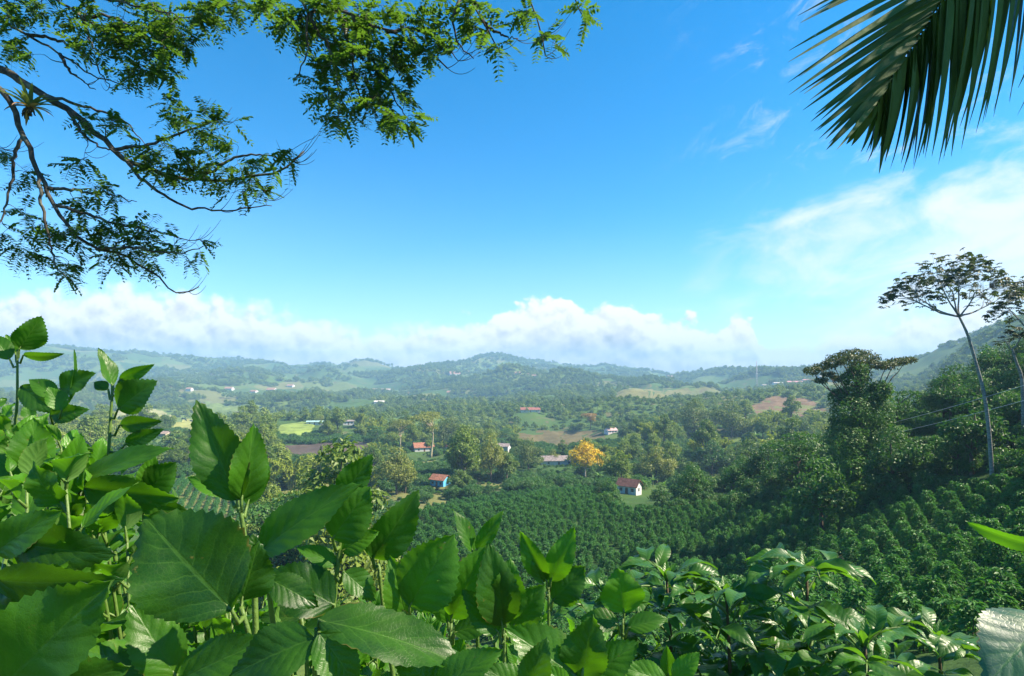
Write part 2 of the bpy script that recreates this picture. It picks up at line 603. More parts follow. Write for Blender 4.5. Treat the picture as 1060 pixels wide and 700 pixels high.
def H(x, y):
    x, y = np.asarray(x, float), np.asarray(y, float)
    r = np.hypot(x, y) + 1e-6
    a = np.arctan2(x, y)
    ac = np.clip(a, AMIN, AMAX)
    d = np.clip(r * np.cos(ac), 0.31, 4550)
    px = HX + np.tan(ac) * F
    li = (np.log(d) - GL[0]) / (GL[-1] - GL[0]) * (len(GL) - 1)
    ci = (px - GA[0]) / (GA[-1] - GA[0]) * (len(GA) - 1)
    i, j = np.clip(li.astype(int), 0, len(GL) - 2), np.clip(ci.astype(int), 0, len(GA) - 2)
    fi, fj = li - i, ci - j
    z = (GRID[i, j] * (1 - fj) + GRID[i, j + 1] * fj) * (1 - fi) + (GRID[i + 1, j] * (1 - fj) + GRID[i + 1, j + 1] * fj) * fi
    # the peak in the middle distance and softer shoulders beside it
    z = z + 42 * np.exp(-((px - 500) / 42) ** 2) * np.exp(-((d - 2900) / 500) ** 2)
    nz = fbm(x / 420, y / 420, 3, 5) * np.clip((d - 500) / 900, 0, 1) * 66
    nz = nz + fbm(x / 170, y / 170, 11, 4) * np.clip((d - 150) / 600, 0, 1) * 30
    nz = nz + fbm(x / 28, y / 28, 21, 3) * np.clip((d - 14) / 60, 0, 1) * 2.4
    nz = nz + fbm(x / 4, y / 4, 31, 2) * np.clip((d - 2) / 20, 0, 1) * 0.35
    z = z + nz
    b = np.clip((np.abs(a) - R(95)) / R(60), 0, 1)
    b = b * b * (3 - 2 * b)
    zb = -1.5 + 0.06 * np.minimum(r, 500)
    return z * (1 - b) + zb * b


def Hs(x, y):
    return float(H(np.array([x]), np.array([y]))[0])


def hit(px, py, dmin=12.0, dmax=4000.0):
    """First point of the ground met by the line of sight through a photo pixel."""
    d = np.exp(np.linspace(math.log(dmin), math.log(dmax), 3000))
    x = (px - HX) / F * d
    zl = (HY - py) / F * d
    below = zl <= H(x, d)
    k = int(np.argmax(below)) if below.any() else len(d) - 1
    return np.array([x[k], d[k], Hs(x[k], d[k])])


def make_ground():
    az_f = np.linspace(R(-58), R(62), 360)
    az_b = np.linspace(R(62), R(302), 60)[1:-1]
    az = np.concatenate([az_f, az_b])
    rr = np.exp(np.linspace(math.log(0.35), math.log(4500), 330))
    Rg, Ag = np.meshgrid(rr, az, indexing='ij')
    X, Y = Rg * np.sin(Ag), Rg * np.cos(Ag)
    A2 = np.arctan2(X, Y)
    Z = H(X, Y)
    n = len(az)
    i, j = np.meshgrid(np.arange(len(rr) - 1), np.arange(n), indexing='ij')
    j2 = (j + 1) % n
    Q = np.stack([i * n + j, (i + 1) * n + j, (i + 1) * n + j2, i * n + j2], -1).reshape(-1, 4)
    V = np.stack([X, Y, Z], -1).reshape(-1, 3)
    V = np.vstack([V, [[0, 0, -1.5]]])
    k = np.arange(n)
    T = np.stack([k * 0 + len(V) - 1, k, (k + 1) % n], -1)
    m, nt = new_mat('ground')
    pos = nt.n('ShaderNodeNewGeometry').outputs['Position']
    n1 = nt.noise(pos, 0.004, 6, 0.6)
    n2 = nt.noise(pos, 0.03, 6, 0.65)
    n3 = nt.noise(pos, 0.6, 6, 0.7)
    n4 = nt.noise(pos, 0.05, 3, 0.5)
    vor = nt.n('ShaderNodeTexVoronoi')
    vv = nt.vm('ADD', pos, nt.vm('MULTIPLY', nt.n('ShaderNodeTexNoise').outputs[1], (60, 60, 0)))
    nt.l(vv, vor.inputs['Vector'])
    vor.inputs['Scale'].default_value = 0.007
    vs_ = nt.n('ShaderNodeSeparateXYZ')
    nt.l(vor.outputs['Color'], vs_.inputs[0])
    c = nt.mix(nt.ss(n1, 0.4, 0.6), (0.035, 0.080, 0.020), (0.075, 0.13, 0.030))
    # parcels of pasture and of planted land
    c = nt.mix(nt.m('MULTIPLY', nt.ss(vs_.outputs[0], 0.55, 0.65), 0.9), c, (0.105, 0.155, 0.038))
    c = nt.mix(nt.m('MULTIPLY', nt.ss(vs_.outputs[1], 0.80, 0.84), 0.9), c, (0.15, 0.155, 0.055))
    c = nt.mix(nt.m('MULTIPLY', nt.ss(n2, 0.5, 0.7), 0.6), c, (0.06, 0.085, 0.022))
    c = nt.mix(nt.m('MULTIPLY', nt.ss(n4, 0.60, 0.66), 0.6), c, (0.13, 0.095, 0.06))
    c = nt.mix(nt.m('MULTIPLY', nt.ss(n3, 0.45, 0.75), 0.5), c, (0.03, 0.05, 0.015))
    p = principled(nt, c, 0.95, 0.1, n3, 0.6, 0.4)
    out(nt, p.outputs[0])
    b = MB()
    b.add(V, Q, T)
    g = b.build('ground', m)
    tag(g, 'green valley floor and hills running back to the horizon', kind='structure')


make_ground()


def field(name, poly, color, label, lift=0.25, rows=None, seed=0):
    """A parcel of open land: a sheet draped on the ground, outline given as photo pixels."""
    P = [hit(px, py) for px, py in poly]
    P = np.array(P)[:, :2]
    # dense outline
    pts = []
    for a, b in zip(P, np.roll(P, -1, 0)):
        for t in np.linspace(0, 1, 14, endpoint=False):
            pts.append(a * (1 - t) + b * t)
    pts = np.array(pts)
    c = pts.mean(0)
    rings = 10
    V = []
    for k in range(1, rings + 1):
        q = c + (pts - c) * (k / rings)
        if k == rings:
            q = q + 0.03 * np.linalg.norm(pts - c, axis=1)[:, None] * rng.normal(size=pts.shape) * 0.6
        V.append(np.column_stack([q, H(q[:, 0], q[:, 1]) + lift]))
    n = len(pts)
    V = np.vstack(V + [np.array([[c[0], c[1], Hs(*c) + lift]])])
    i, j = np.meshgrid(np.arange(rings - 1), np.arange(n), indexing='ij')
    j2 = (j + 1) % n
    Q = np.stack([i * n + j, (i + 1) * n + j, (i + 1) * n + j2, i * n + j2], -1).reshape(-1, 4)
    k = np.arange(n)
    T = np.stack([k * 0 + len(V) - 1, k, (k + 1) % n], -1)
    m, nt = new_mat(name)
    pos = nt.n('ShaderNodeNewGeometry').outputs['Position']
    n1 = nt.noise(pos, 0.08, 6, 0.65)
    n2 = nt.noise(pos, 0.7, 5, 0.7)
    col = np.array(color)
    cc = nt.mix(nt.ss(n1, 0.35, 0.65), tuple(col * 0.72), tuple(col * 1.2))
    if rows:
        wv = nt.n('ShaderNodeTexWave')
        mp = nt.n('ShaderNodeMapping')
        nt.l(pos, mp.inputs[0])
        mp.inputs['Rotation'].default_value = (0, 0, rows[0])
        nt.l(mp.outputs[0], wv.inputs[0])
        wv.inputs['Scale'].default_value = rows[1]
        wv.inputs['Distortion'].default_value = 1.0
        cc = nt.mix(nt.m('MULTIPLY', wv.outputs[1], 0.5), cc, tuple(col * 0.5))
    cc = nt.mix(nt.m('MULTIPLY', nt.ss(n2, 0.4, 0.7), 0.4), cc, tuple(col * 0.6))
    out(nt, principled(nt, cc, 0.95, 0.1, n2, 0.6, 0.2).outputs[0])
    b = MB()
    b.add(V, Q, T)
    o = b.build('field', m)
    tag(o, label, kind='structure')
    return P


FIELDS = [
    field('field_meadow', [(284, 449), (292, 440), (312, 437), (326, 441), (322, 452), (300, 455)], (0.20, 0.27, 0.06), 'sunlit yellow green meadow in the valley'),
    field('field_meadow2', [(175, 444), (186, 434), (215, 436), (228, 442), (210, 448)], (0.26, 0.27, 0.08), 'yellow green open field at left'),
    field('field_brown', [(287, 462), (380, 458), (392, 467), (340, 478), (290, 476)], (0.10, 0.075, 0.062), 'ploughed purple brown field', rows=(0.4, 0.25)),
    field('field_brown2', [(530, 449), (570, 445), (618, 446), (628, 456), (585, 470), (560, 462)], (0.14, 0.115, 0.05), 'brown stubble field in the middle of the valley', rows=(0.9, 0.25)),
    field('field_pale', [(96, 432), (130, 424), (170, 426), (182, 433), (150, 440), (100, 440)], (0.30, 0.30, 0.14), 'pale stubble field far left', rows=(0.3, 0.15)),
    field('field_left', [(190, 424), (215, 416), (262, 418), (276, 426), (240, 431), (200, 430)], (0.17, 0.23, 0.06), 'light green pasture at left', rows=(1.2, 0.12)),
    field('field_far', [(636, 410), (660, 401), (712, 402), (724, 410), (690, 416), (650, 416)], (0.20, 0.19, 0.07), 'pale brown slope of the far rise', rows=(0.5, 0.12)),
    field('field_brown_hill', [(770, 424), (800, 410), (838, 414), (862, 430), (820, 436), (780, 432)], (0.19, 0.125, 0.075), 'bare brown hillside behind the near ridge', rows=(0.2, 0.2)),
    field('field_terrace', [(395, 440), (420, 434), (470, 436), (476, 441), (430, 444)], (0.10, 0.17, 0.04), 'green planted terrace in the middle distance', rows=(0.6, 0.2)),
    field('field_hill', [(330, 424), (345, 416), (392, 415), (398, 421), (350, 428)], (0.07, 0.13, 0.035), 'green slope of planted rows', rows=(0.2, 0.1)),
]


def in_field(x, y):
    for P in FIELDS:
        n, c, j = len(P), False, len(P) - 1
        for i in range(n):
            if (P[i][1] > y) != (P[j][1] > y) and x < (P[j][0] - P[i][0]) * (y - P[i][1]) / (P[j][1] - P[i][1]) + P[i][0]:
                c = not c
            j = i
        if c:
            return True
    return False


# ------------------------------------------------------------------ plant building blocks
def unit(v):
    v = np.asarray(v, float)
    return v / (np.linalg.norm(v, axis=-1, keepdims=True) + 1e-12)


def rvec(n):
    return unit(rng.normal(size=(n, 3)))


def leaf_quads(mb, P, N, size, aspect=0.5, D=None, cup=0.15, tint=0.5):
    """Small leaves: one kite-shaped folded pair of faces each, at P, facing N."""
    n = len(P)
    size = np.zeros(n) + size
    if D is None:
        D = rvec(n)
    D = unit(D - (D * N).sum(1)[:, None] * N)
    S = np.cross(N, D)
    a = size[:, None]
    v0 = P
    v1 = P + D * a * 0.45 + S * a * aspect * 0.5 + N * a * cup
    v2 = P + D * a
    v3 = P + D * a * 0.45 - S * a * aspect * 0.5 + N * a * cup
    V = np.stack([v0, v1, v2, v3], 1).reshape(-1, 3)
    k = np.arange(n) * 4
    mb.add(V, np.stack([k, k + 1, k + 2, k + 3], 1), tint=tint)


def lobed_crown(mb, lobes, n, size, aspect=0.55, updrop=0.25, out_bias=0.9, droop=0.0, inner=0.72):
    """Leaves spread through the outer shell of several uneven lobes."""
    lobes = np.asarray(lobes, float)          # x y z rx rz
    w = lobes[:, 3] ** 2 + 1e-9
    idx = rng.choice(len(lobes), n, p=w / w.sum())
    d = rvec(n)
    flip = (d[:, 2] < -0.2) & (rng.random(n) > updrop)
    d[flip, 2] *= -1
    rad = inner + (1.06 - inner) * rng.random(n) ** 0.6
    # ragged surface: bumps on each lobe
    bump = 1 + 0.22 * np.sin(d[:, 0] * 6 + idx * 1.7) * np.sin(d[:, 1] * 7 + idx) + 0.12 * np.sin(d[:, 2] * 13 + d[:, 0] * 9)
    S = np.stack([lobes[idx, 3], lobes[idx, 3], lobes[idx, 4]], 1)
    P = lobes[idx, :3] + d * S * (rad * bump)[:, None]
    N = unit(d * out_bias + rng.normal(size=(n, 3)) * 0.45 + np.array([0, 0, 0.3]))
    D = rvec(n) + np.array([0, 0, -droop])
    leaf_quads(mb, P, N, size * (0.6 + 0.8 * rng.random(n)), aspect, D)


def bent(a, b, k=6, wob=0.08):
    a, b = np.asarray(a, float), np.asarray(b, float)
    t = np.linspace(0, 1, k)[:, None]
    L = np.linalg.norm(b - a)
    off = rng.normal(size=3) * wob * L
    off2 = rng.normal(size=3) * wob * L * 0.5
    return a + (b - a) * t + off * np.sin(t * PI) + off2 * np.sin(t * 2 * PI)


M_bark = bark_mat('bark_brown', (0.06, 0.045, 0.032), (0.15, 0.12, 0.09), 3.0)
M_bark_pale = bark_mat('bark_pale', (0.26, 0.25, 0.22), (0.45, 0.44, 0.40), 2.0, 1.5)
M_bark_gold = bark_mat('bark_golden', (0.30, 0.25, 0.15), (0.50, 0.43, 0.28), 2.0, 0.5)
M_fol_mid = foliage_mat('foliage_mixed', (0.044, 0.112, 0.018), (0.165, 0.240, 0.036), 0.30, objvar=0.55, worldvar=1.0)
M_fol_dark = foliage_mat('foliage_dark', (0.024, 0.088, 0.020), (0.075, 0.175, 0.034), 0.3, objvar=0.4)
M_fol_fresh = foliage_mat('foliage_fresh', (0.030, 0.10, 0.016), (0.075, 0.19, 0.028), 0.28, objvar=0.5)
M_fol_olive = foliage_mat('foliage_olive', (0.06, 0.11, 0.024), (0.19, 0.24, 0.05), 0.25, objvar=0.3)
M_fol_gold = foliage_mat('foliage_golden', (0.10, 0.14, 0.028), (0.29, 0.31, 0.07), 0.3, objvar=0.2)
M_bamboo = foliage_mat('foliage_bamboo', (0.16, 0.22, 0.02), (0.36, 0.42, 0.06), 0.3, objvar=0.3)
M_coffee = foliage_mat('foliage_coffee', (0.030, 0.120, 0.028), (0.085, 0.235, 0.052), 0.28, rough=0.5, spec=0.25, objvar=0.35)
M_banana = foliage_mat('foliage_banana', (0.05, 0.13, 0.02), (0.14, 0.26, 0.06), 0.35, objvar=0.4)
M_yellow = foliage_mat('blossom_yellow', (0.30, 0.23, 0.015), (0.95, 0.68, 0.015), 0.2, tcol=(0.8, 0.5, 0.02), objvar=0.05)
M_cecropia = foliage_mat('foliage_large', (0.030, 0.052, 0.026), (0.075, 0.105, 0.05), 0.2, rough=0.55, objvar=0.2)
M_orange = foliage_mat('foliage_orange', (0.22, 0.13, 0.03), (0.42, 0.25, 0.06), 0.2, objvar=0.1)


def tree_proto(name, kind, h, w, n, leaf, mat, bark, z0=0.3, flat=0.55, nl=9, tr=0.05):
    """A tree as two meshes: tapered trunk with limbs, and a crown of leaf clumps."""
    b = MB()
    lobes = []
    hb = h * z0
    if kind == 'umbrella':
        for k in range(nl):
            a, r = rng.random() * 2 * PI, w * 0.42 * math.sqrt(rng.random())
            lobes.append([r * math.cos(a), r * math.sin(a), h * (0.86 + 0.08 * rng.random()) - 0.25 * r, w * (0.16 + 0.10 * rng.random()), h * 0.05])
        for k in range(nl // 2):
            a, r = rng.random() * 2 * PI, w * 0.22 * rng.random() + w * 0.05
            lobes.append([r * math.cos(a), r * math.sin(a), h * (0.5 + 0.3 * rng.random()), w * (0.10 + 0.08 * rng.random()), h * 0.07])
    elif kind == 'layered':
        for k in range(nl):
            f = k / (nl - 1)
            a = k * 2.4 + rng.random()
            r = w * 0.34 * (0.5 + 0.6 * rng.random()) * (1 - 0.3 * f)
            lobes.append([r * math.cos(a), r * math.sin(a), h * (0.45 + 0.5 * f), w * (0.20 + 0.1 * rng.random()), h * 0.045 + 0.1])
    elif kind == 'bush':
        for k in range(nl):
            a, r = rng.random() * 2 * PI, w * 0.38 * math.sqrt(rng.random())
            s = w * (0.11 + 0.11 * rng.random())
            lobes.append([r * math.cos(a), r * math.sin(a), s * 0.6 + (h - 1.3 * s) * rng.random() ** 0.8 * (1 - r / w), s, s * 0.85])
    else:
        for k in range(nl):
            a, r = rng.random() * 2 * PI, w * 0.40 * math.sqrt(rng.random())
            s = w * (0.09 + 0.10 * rng.random())
            zt = hb + (h - hb - s) * (0.25 + 0.75 * rng.random()) * (1 - 0.8 * (r / w))
            lobes.append([r * math.cos(a), r * math.sin(a), zt, s, s * (0.6 + 0.5 * flat * rng.random())])
        lobes.append([0, 0, h - w * 0.2, w * 0.2, w * 0.2])
    ztop = max(l[2] for l in lobes)
    tp = bent((0, 0, -0.6), (rng.normal() * w * 0.04, rng.normal() * w * 0.04, ztop * 0.92), 9, 0.02)
    r0 = h * tr * 0.5
    b.tube(tp, r0 * np.linspace(1.15, 0.22, 9), 7)
    for l in lobes:
        k = int(np.clip(np.searchsorted(tp[:, 2], l[2] * 0.72 - 0.3 * abs(l[0])), 2, 7))
        b.tube(bent(tp[k], np.array(l[:3]) + [0, 0, l[4] * 0.3], 6, 0.06), np.linspace(r0 * 0.42, r0 * 0.08, 6), 5)
    tm = b.mesh(name + '_trunk', bark)
    c = MB()
    lobed_crown(c, lobes, n, leaf, 0.6, updrop=0.35)
    cm = c.mesh(name + '_crown', mat, smooth=False)
    return tm, cm


def bamboo_proto(h, w, n):
    b, c = MB(), MB()
    for k in range(26):
        a = rng.random() * 2 * PI
        r = w * 0.12 * math.sqrt(rng.random())
        hh = h * (0.6 + 0.4 * rng.random())
        lean = w * (0.12 + 0.42 * rng.random())
        t = np.linspace(0, 1, 9)
        X = np.stack([math.cos(a) * (r + lean * t**3), math.sin(a) * (r + lean * t**3), hh * (t - 0.16 * t**4)], 1)
        b.tube(X, np.linspace(0.07, 0.015, 9), 4)
        m = n // 26
        tt = 0.3 + 0.7 * rng.random(m) ** 0.7
        P = np.stack([np.interp(tt, t, X[:, i]) for i in range(3)], 1)
        spread = 0.32 * (1.25 - tt) * h * 0.2
        P = P + rng.normal(size=(m, 3)) * spread[:, None] * 0.55
        D = rvec(m) * 0.6 + np.array([math.cos(a), math.sin(a), -0.4])
        N = unit(rvec(m) * 0.7 + np.array([math.cos(a) * 0.6, math.sin(a) * 0.6, 0.8]))
        leaf_quads(c, P, N, 0.7 + 0.5 * rng.random(m), 0.35, D)
    return b.mesh('bamboo_culms', plain_mat('bamboo_culm', (0.22, 0.25, 0.06), 0.5)), c.mesh('bamboo_leaves', M_bamboo, False)


def strip_leaf(mb, base, d, up, L, W, droop, k=7, fold=0.25, tint=0.5, taper=1.0, torn=0.0):
    """A long leaf: strip of faces either side of a midrib, bending down under its weight."""
    d, up = unit(d), unit(up)
    s = unit(np.cross(d, up))
    up = np.cross(s, d)
    t = np.linspace(0, 1, k)
    ang = droop * t**1.3
    cx = np.concatenate([[0], np.cumsum(np.cos(0.5 * (ang[1:] + ang[:-1])))]) * L / (k - 1)
    cz = -np.concatenate([[0], np.cumsum(np.sin(0.5 * (ang[1:] + ang[:-1])))]) * L / (k - 1)
    C = base + d * cx[:, None] + up * cz[:, None]
    nn = up * np.cos(ang)[:, None] + d * np.sin(ang)[:, None]
    wd = W * 0.5 * np.sin(np.clip(t * 0.97 + 0.03, 0, 1) ** (0.6 * taper) * PI) ** 0.7
    wd[-1] = W * 0.02
    A = C + s * wd[:, None] + nn * (wd * fold)[:, None]
    B = C - s * wd[:, None] + nn * (wd * fold)[:, None]
    V = np.stack([A, C, B], 1).reshape(-1, 3)
    i = np.arange(k - 1) * 3
    Q = np.vstack([np.stack([i, i + 1, i + 4, i + 3], 1), np.stack([i + 1, i + 2, i + 5, i + 4], 1)])
    UV = np.stack([np.tile([1.0, 0.5, 0.0], k), np.repeat(t, 3)], 1)
    mb.add(V, Q, UV=UV, tint=tint)
    return C


def banana_proto(h):
    b, c = MB(), MB()
    b.tube(bent((0, 0, -0.3), (0.1, 0.05, h * 0.55), 6, 0.02), np.linspace(0.16, 0.08, 6), 7)
    for k in range(9):
        a = k * 2.4
        e = R(35 + 35 * rng.random())
        d = np.array([math.cos(a) * math.cos(e), math.sin(a) * math.cos(e), math.sin(e)])
        strip_leaf(c, np.array([0.1, 0.05, h * 0.53]), d, np.array([0, 0, 1.0]) - d * d[2] * 0.9, h * (0.5 + 0.25 * rng.random()), 0.6, R(55 + 40 * rng.random()), 8, 0.3)
    return b.mesh('banana_stem', plain_mat('banana_stem', (0.16, 0.18, 0.06), 0.6)), c.mesh('banana_leaves', M_banana)


def palm_proto(h):
    b, c = MB(), MB()
    tp = bent((0, 0, -0.4), (0.5, 0.2, h), 9, 0.02)
    b.tube(tp, np.linspace(0.17, 0.10, 9), 7)
    for k in range(16):
        a = k * 2.4
        e = R(-10 + 70 * rng.random())
        d = np.array([math.cos(a) * math.cos(e), math.sin(a) * math.cos(e), math.sin(e)])
        C = strip_leaf(c, tp[-1], d, np.array([0, 0, 1.0]) - d * d[2] * 0.9, 3.0, 0.06, R(70), 12, 0.1)
        for i in range(2, 12):
            dirv = unit(C[i] - C[i - 1])
            s = unit(np.cross(dirv, [0, 0, 1]))
            for q in (-1, 1):
                strip_leaf(c, C[i], unit(dirv * 0.7 + q * s), np.array([0, 0, 1.0]), 0.75, 0.09, R(45), 4, 0.2)
    return b.mesh('palm_trunk', M_bark), c.mesh('palm_fronds', M_fol_fresh)


def coffee_proto(h, w, n):
    """Coffee bush: drooping whorls of branches that carry glossy leaves."""
    c = MB()
    b = MB()
    b.tube(bent((0, 0, -0.2), (0.03, 0.02, h * 0.95), 6, 0.02), np.linspace(0.03, 0.008, 6), 5)
    P, N, D = [], [], []
    nb = 46
    for k in range(nb):
        f = (k + 0.5) / nb
        z = h * (0.12 + 0.88 * f)
        a = k * 2.39996
        rl = w * 0.5 * (1 - 0.75 * f**2.2) * (0.75 + 0.4 * rng.random())
        m = max(3, n // nb)
        t = 0.15 + 0.85 * np.sqrt((np.arange(m) + rng.random(m)) / m)
        d = np.array([math.cos(a), math.sin(a), 0])
        p = np.array([0, 0, z]) + d * (rl * t)[:, None] + np.array([0, 0, 1]) * (rl * (0.42 * t - 0.75 * t**2))[:, None] + rng.normal(size=(m, 3)) * 0.05
        P.append(p)
        N.append(unit(np.array([0, 0, 1.0]) + d * 0.5 * t[:, None] + rng.normal(size=(m, 3)) * 0.38))
        D.append(d + rng.normal(size=(m, 3)) * 0.75 + np.array([0, 0, -0.45]))
    leaf_quads(c, np.vstack(P), np.vstack(N), 0.20 + 0.10 * rng.random(sum(len(p) for p in P)), 0.42, np.vstack(D))
    return b.mesh('coffee_stem', M_bark), c.mesh('coffee_leaves', M_coffee, False)


def make_tree(name, label, cat, meshes, loc, rz=0.0, s=1.0, group=None, parts=('trunk', 'crown')):
    t = thing(name, label, cat, loc, rz, group)
    t.scale = s if isinstance(s, tuple) else (s, s, s)
    for nm, me in zip(parts, meshes):
        link(nm, me, t)
    return t


def scatter(name, label, pts, rz, sc, idx, sources, group=None):
    """Uncountable growth: one object whose points carry copies of plants that already stand in the scene."""
    me = bpy.data.meshes.new(name)
    me.vertices.add(len(pts))
    me.vertices.foreach_set('co', np.asarray(pts, np.float32).ravel())
    for nm, ty, arr in (('rotz', 'FLOAT', rz), ('scl', 'FLOAT', sc), ('which', 'INT', idx)):
        a = me.attributes.new(nm, ty, 'POINT')
        a.data.foreach_set('value', np.asarray(arr, np.float32 if ty == 'FLOAT' else np.int32))
    o = link(name, me)
    ng = bpy.data.node_groups.new(name, 'GeometryNodeTree')
    ng.interface.new_socket('Geometry', in_out='INPUT', socket_type='NodeSocketGeometry')
    ng.interface.new_socket('Geometry', in_out='OUTPUT', socket_type='NodeSocketGeometry')
    N, L = ng.nodes, ng.links
    gi, go = N.new('NodeGroupInput'), N.new('NodeGroupOutput')
    iop = N.new('GeometryNodeInstanceOnPoints')
    join = N.new('GeometryNodeJoinGeometry')
    for src in reversed(sources):
        j2 = N.new('GeometryNodeJoinGeometry')
        for ob in src:
            oi = N.new('GeometryNodeObjectInfo')
            oi.inputs['Object'].default_value = ob
            oi.transform_space = 'ORIGINAL'
            L.new(oi.outputs['Geometry'], j2.inputs[0])
        g2 = N.new('GeometryNodeGeometryToInstance')
        L.new(j2.outputs[0], g2.inputs[0])
        L.new(g2.outputs[0], join.inputs[0])

    def attr(nm, ty):
        a = N.new('GeometryNodeInputNamedAttribute')
        a.data_type = ty
        a.inputs['Name'].default_value = nm
        return a.outputs['Attribute']
    cx = N.new('ShaderNodeCombineXYZ')
    L.new(attr('rotz', 'FLOAT'), cx.inputs[2])
    L.new(gi.outputs[0], iop.inputs['Points'])
    L.new(join.outputs[0], iop.inputs['Instance'])
    iop.inputs['Pick Instance'].default_value = True
    L.new(attr('which', 'INT'), iop.inputs['Instance Index'])
    L.new(cx.outputs[0], iop.inputs['Rotation'])
    L.new(attr('scl', 'FLOAT'), iop.inputs['Scale'])
    L.new(iop.outputs[0], go.inputs[0])
    md = o.modifiers.new('growth', 'NODES')
    md.node_group = ng
    tag(o, label, kind='stuff', group=group)
    return o

# ------------------------------------------------------------------ houses and far buildings
WALLM, ROOFM = {}, {}


def wall_mat(c):
    return WALLM.setdefault(c, plain_mat('painted_wall', c, 0.85, 0.12, 1.5))


def roof_mat(c):
    if c not in ROOFM:
        m, nt = new_mat('roof_tiles')
        tc = nt.n('ShaderNodeTexCoord').outputs['Object']
        nz = nt.noise(tc, 1.2, 6, 0.65)
        wv = nt.n('ShaderNodeTexWave')
        nt.l(tc, wv.inputs[0])
        wv.inputs['Scale'].default_value = 2.2
        col = nt.mix(nt.ss(nz, 0.3, 0.7), tuple(np.array(c) * 0.6), tuple(np.array(c) * 1.25))
        out(nt, principled(nt, col, 0.85, 0.2, wv.outputs[1], 0.6, 0.06).outputs[0])
        ROOFM[c] = m
    return ROOFM[c]


M_win = plain_mat('window_dark', (0.03, 0.035, 0.045), 0.2, 0.3, 2.0, 0.5)
M_door = plain_mat('door_wood', (0.12, 0.06, 0.03), 0.6)
HOUSES = []   # photo box and depth kept clear of trees


def house(name, label, px, py, wpx, wall, roof, hwall=2.8, dep=0.75, rz=0.0, pitch=0.45, cat='house', group=None, hip=False, detail=True, keep=True, lift=0.0, w=None, d=None):
    P = hit(px, py) if d is None else np.array([(px - HX) / F * d, d, 0])
    if d is not None:
        P[2] = Hs(P[0], P[1])
    d = P[1]
    w = w or wpx / F * d
    dp = w * dep
    rh = dp * 0.5 * pitch
    t = thing(name, label, cat, (P[0], d + dp * 0.5, P[2] + lift), rz, group)
    b = MB()
    x, y = w / 2, dp / 2
    V = [[-x, -y, -3], [x, -y, -3], [x, y, -3], [-x, y, -3], [-x, -y, hwall], [x, -y, hwall], [x, y, hwall], [-x, y, hwall]]
    b.add(V, [[0, 3, 2, 1], [0, 1, 5, 4], [1, 2, 6, 5], [2, 3, 7, 6], [3, 0, 4, 7]])
    if not hip:
        b.add([[-x, -y, hwall], [-x, y, hwall], [-x, 0, hwall + rh], [x, -y, hwall], [x, y, hwall], [x, 0, hwall + rh]], T=[[0, 2, 1], [3, 4, 5]])
    b.build('wall', wall_mat(wall), t, False)
    r = MB()
    e = 0.5 if w > 5 else 0.3
    zx, th = 0.02, 0.16
    ye = y + e
    ze = hwall - e * rh / y
    if hip:
        q = max(x - y, 0.3)
        top = [[-q, 0, hwall + rh], [q, 0, hwall + rh]]
        lo = [[-x - e, -ye, ze], [x + e, -ye, ze], [x + e, ye, ze], [-x - e, ye, ze]]
        V = np.array(lo + top)
        V2 = V + [0, 0, th]
        r.add(np.vstack([V2, V]), [[0, 1, 5, 4], [2, 3, 4, 5], [6, 9, 8, 7], [0, 6, 7, 1], [1, 7, 8, 2], [2, 8, 9, 3], [3, 9, 6, 0]], [[1, 2, 5], [3, 0, 4]])
    else:
        for sgn in (-1, 1):
            V = np.array([[-x - e, sgn * ye, ze + zx], [x + e, sgn * ye, ze + zx], [x + e, 0, hwall + rh + zx], [-x - e, 0, hwall + rh + zx]])
            V2 = V + [0, 0, th]
            r.add(np.vstack([V, V2]), [[0, 3, 2, 1], [4, 5, 6, 7], [0, 1, 5, 4], [1, 2, 6, 5], [2, 3, 7, 6], [3, 0, 4, 7]])
    r.build('roof', roof_mat(roof), t, False)
    if detail:
        k = MB()
        k.box((-0.45, -y - 0.04, 0), (0.45, -y + 0.05, 2.0))
        k.build('door', M_door, t, False)
        for q in (-0.30, 0.30):
            k = MB()
            k.box((q * w - 0.5, -y - 0.03, 0.9), (q * w + 0.5, -y + 0.05, 1.9))
            k.build('window', M_win, t, False)
        for q in (-1, 1):
            k = MB()
            xs = sorted((q * x + q * 0.03, q * x - q * 0.05))
            k.box((xs[0], -0.5, 0.9), (xs[1], 0.5, 1.9))
            k.build('window', M_win, t, False)
    if keep:
        HOUSES.append((px - wpx * 0.5, px + wpx * 0.5, py - min(wpx, 18) * 0.5 + (4 if px > 645 and py > 500 else 0), py + 6, d))
    return t


WHITE, CREAM, BLUE = (0.52, 0.52, 0.52), (0.62, 0.56, 0.45), (0.10, 0.42, 0.72)
RED, BROWN, GREY = (0.30, 0.135, 0.09), (0.125, 0.06, 0.05), (0.26, 0.22, 0.22)
house('farmhouse', 'small blue walled house with a red tiled roof below the golden trees', 455, 504, 17, BLUE, RED, 2.8, 0.8, R(-28), 0.6)
house('farmhouse', 'white house under a dark reddish brown tiled roof among banana plants', 653, 512, 21, WHITE, BROWN, 2.7, 0.7, R(-35), 0.75)
house('farmhouse', 'red tiled farmhouse with white walls beside the tall pale trunked tree', 437, 468, 20, WHITE, RED, 2.8, 0.7, R(20), 0.6)
house('farmhouse', 'small red roofed cottage right of the golden umbrella tree', 469, 467, 13, CREAM, RED, 2.6, 0.8, R(-20), 0.6)
house('farmhouse', 'white two storey house half hidden by a yellow green tree', 521, 470, 13, WHITE, GREY, 4.5, 0.9, R(-15), 0.4)
house('farmhouse', 'long low house with a grey brown roof left of the yellow flowering tree', 578, 482, 36, WHITE, GREY, 2.8, 0.28, R(6), 0.8)
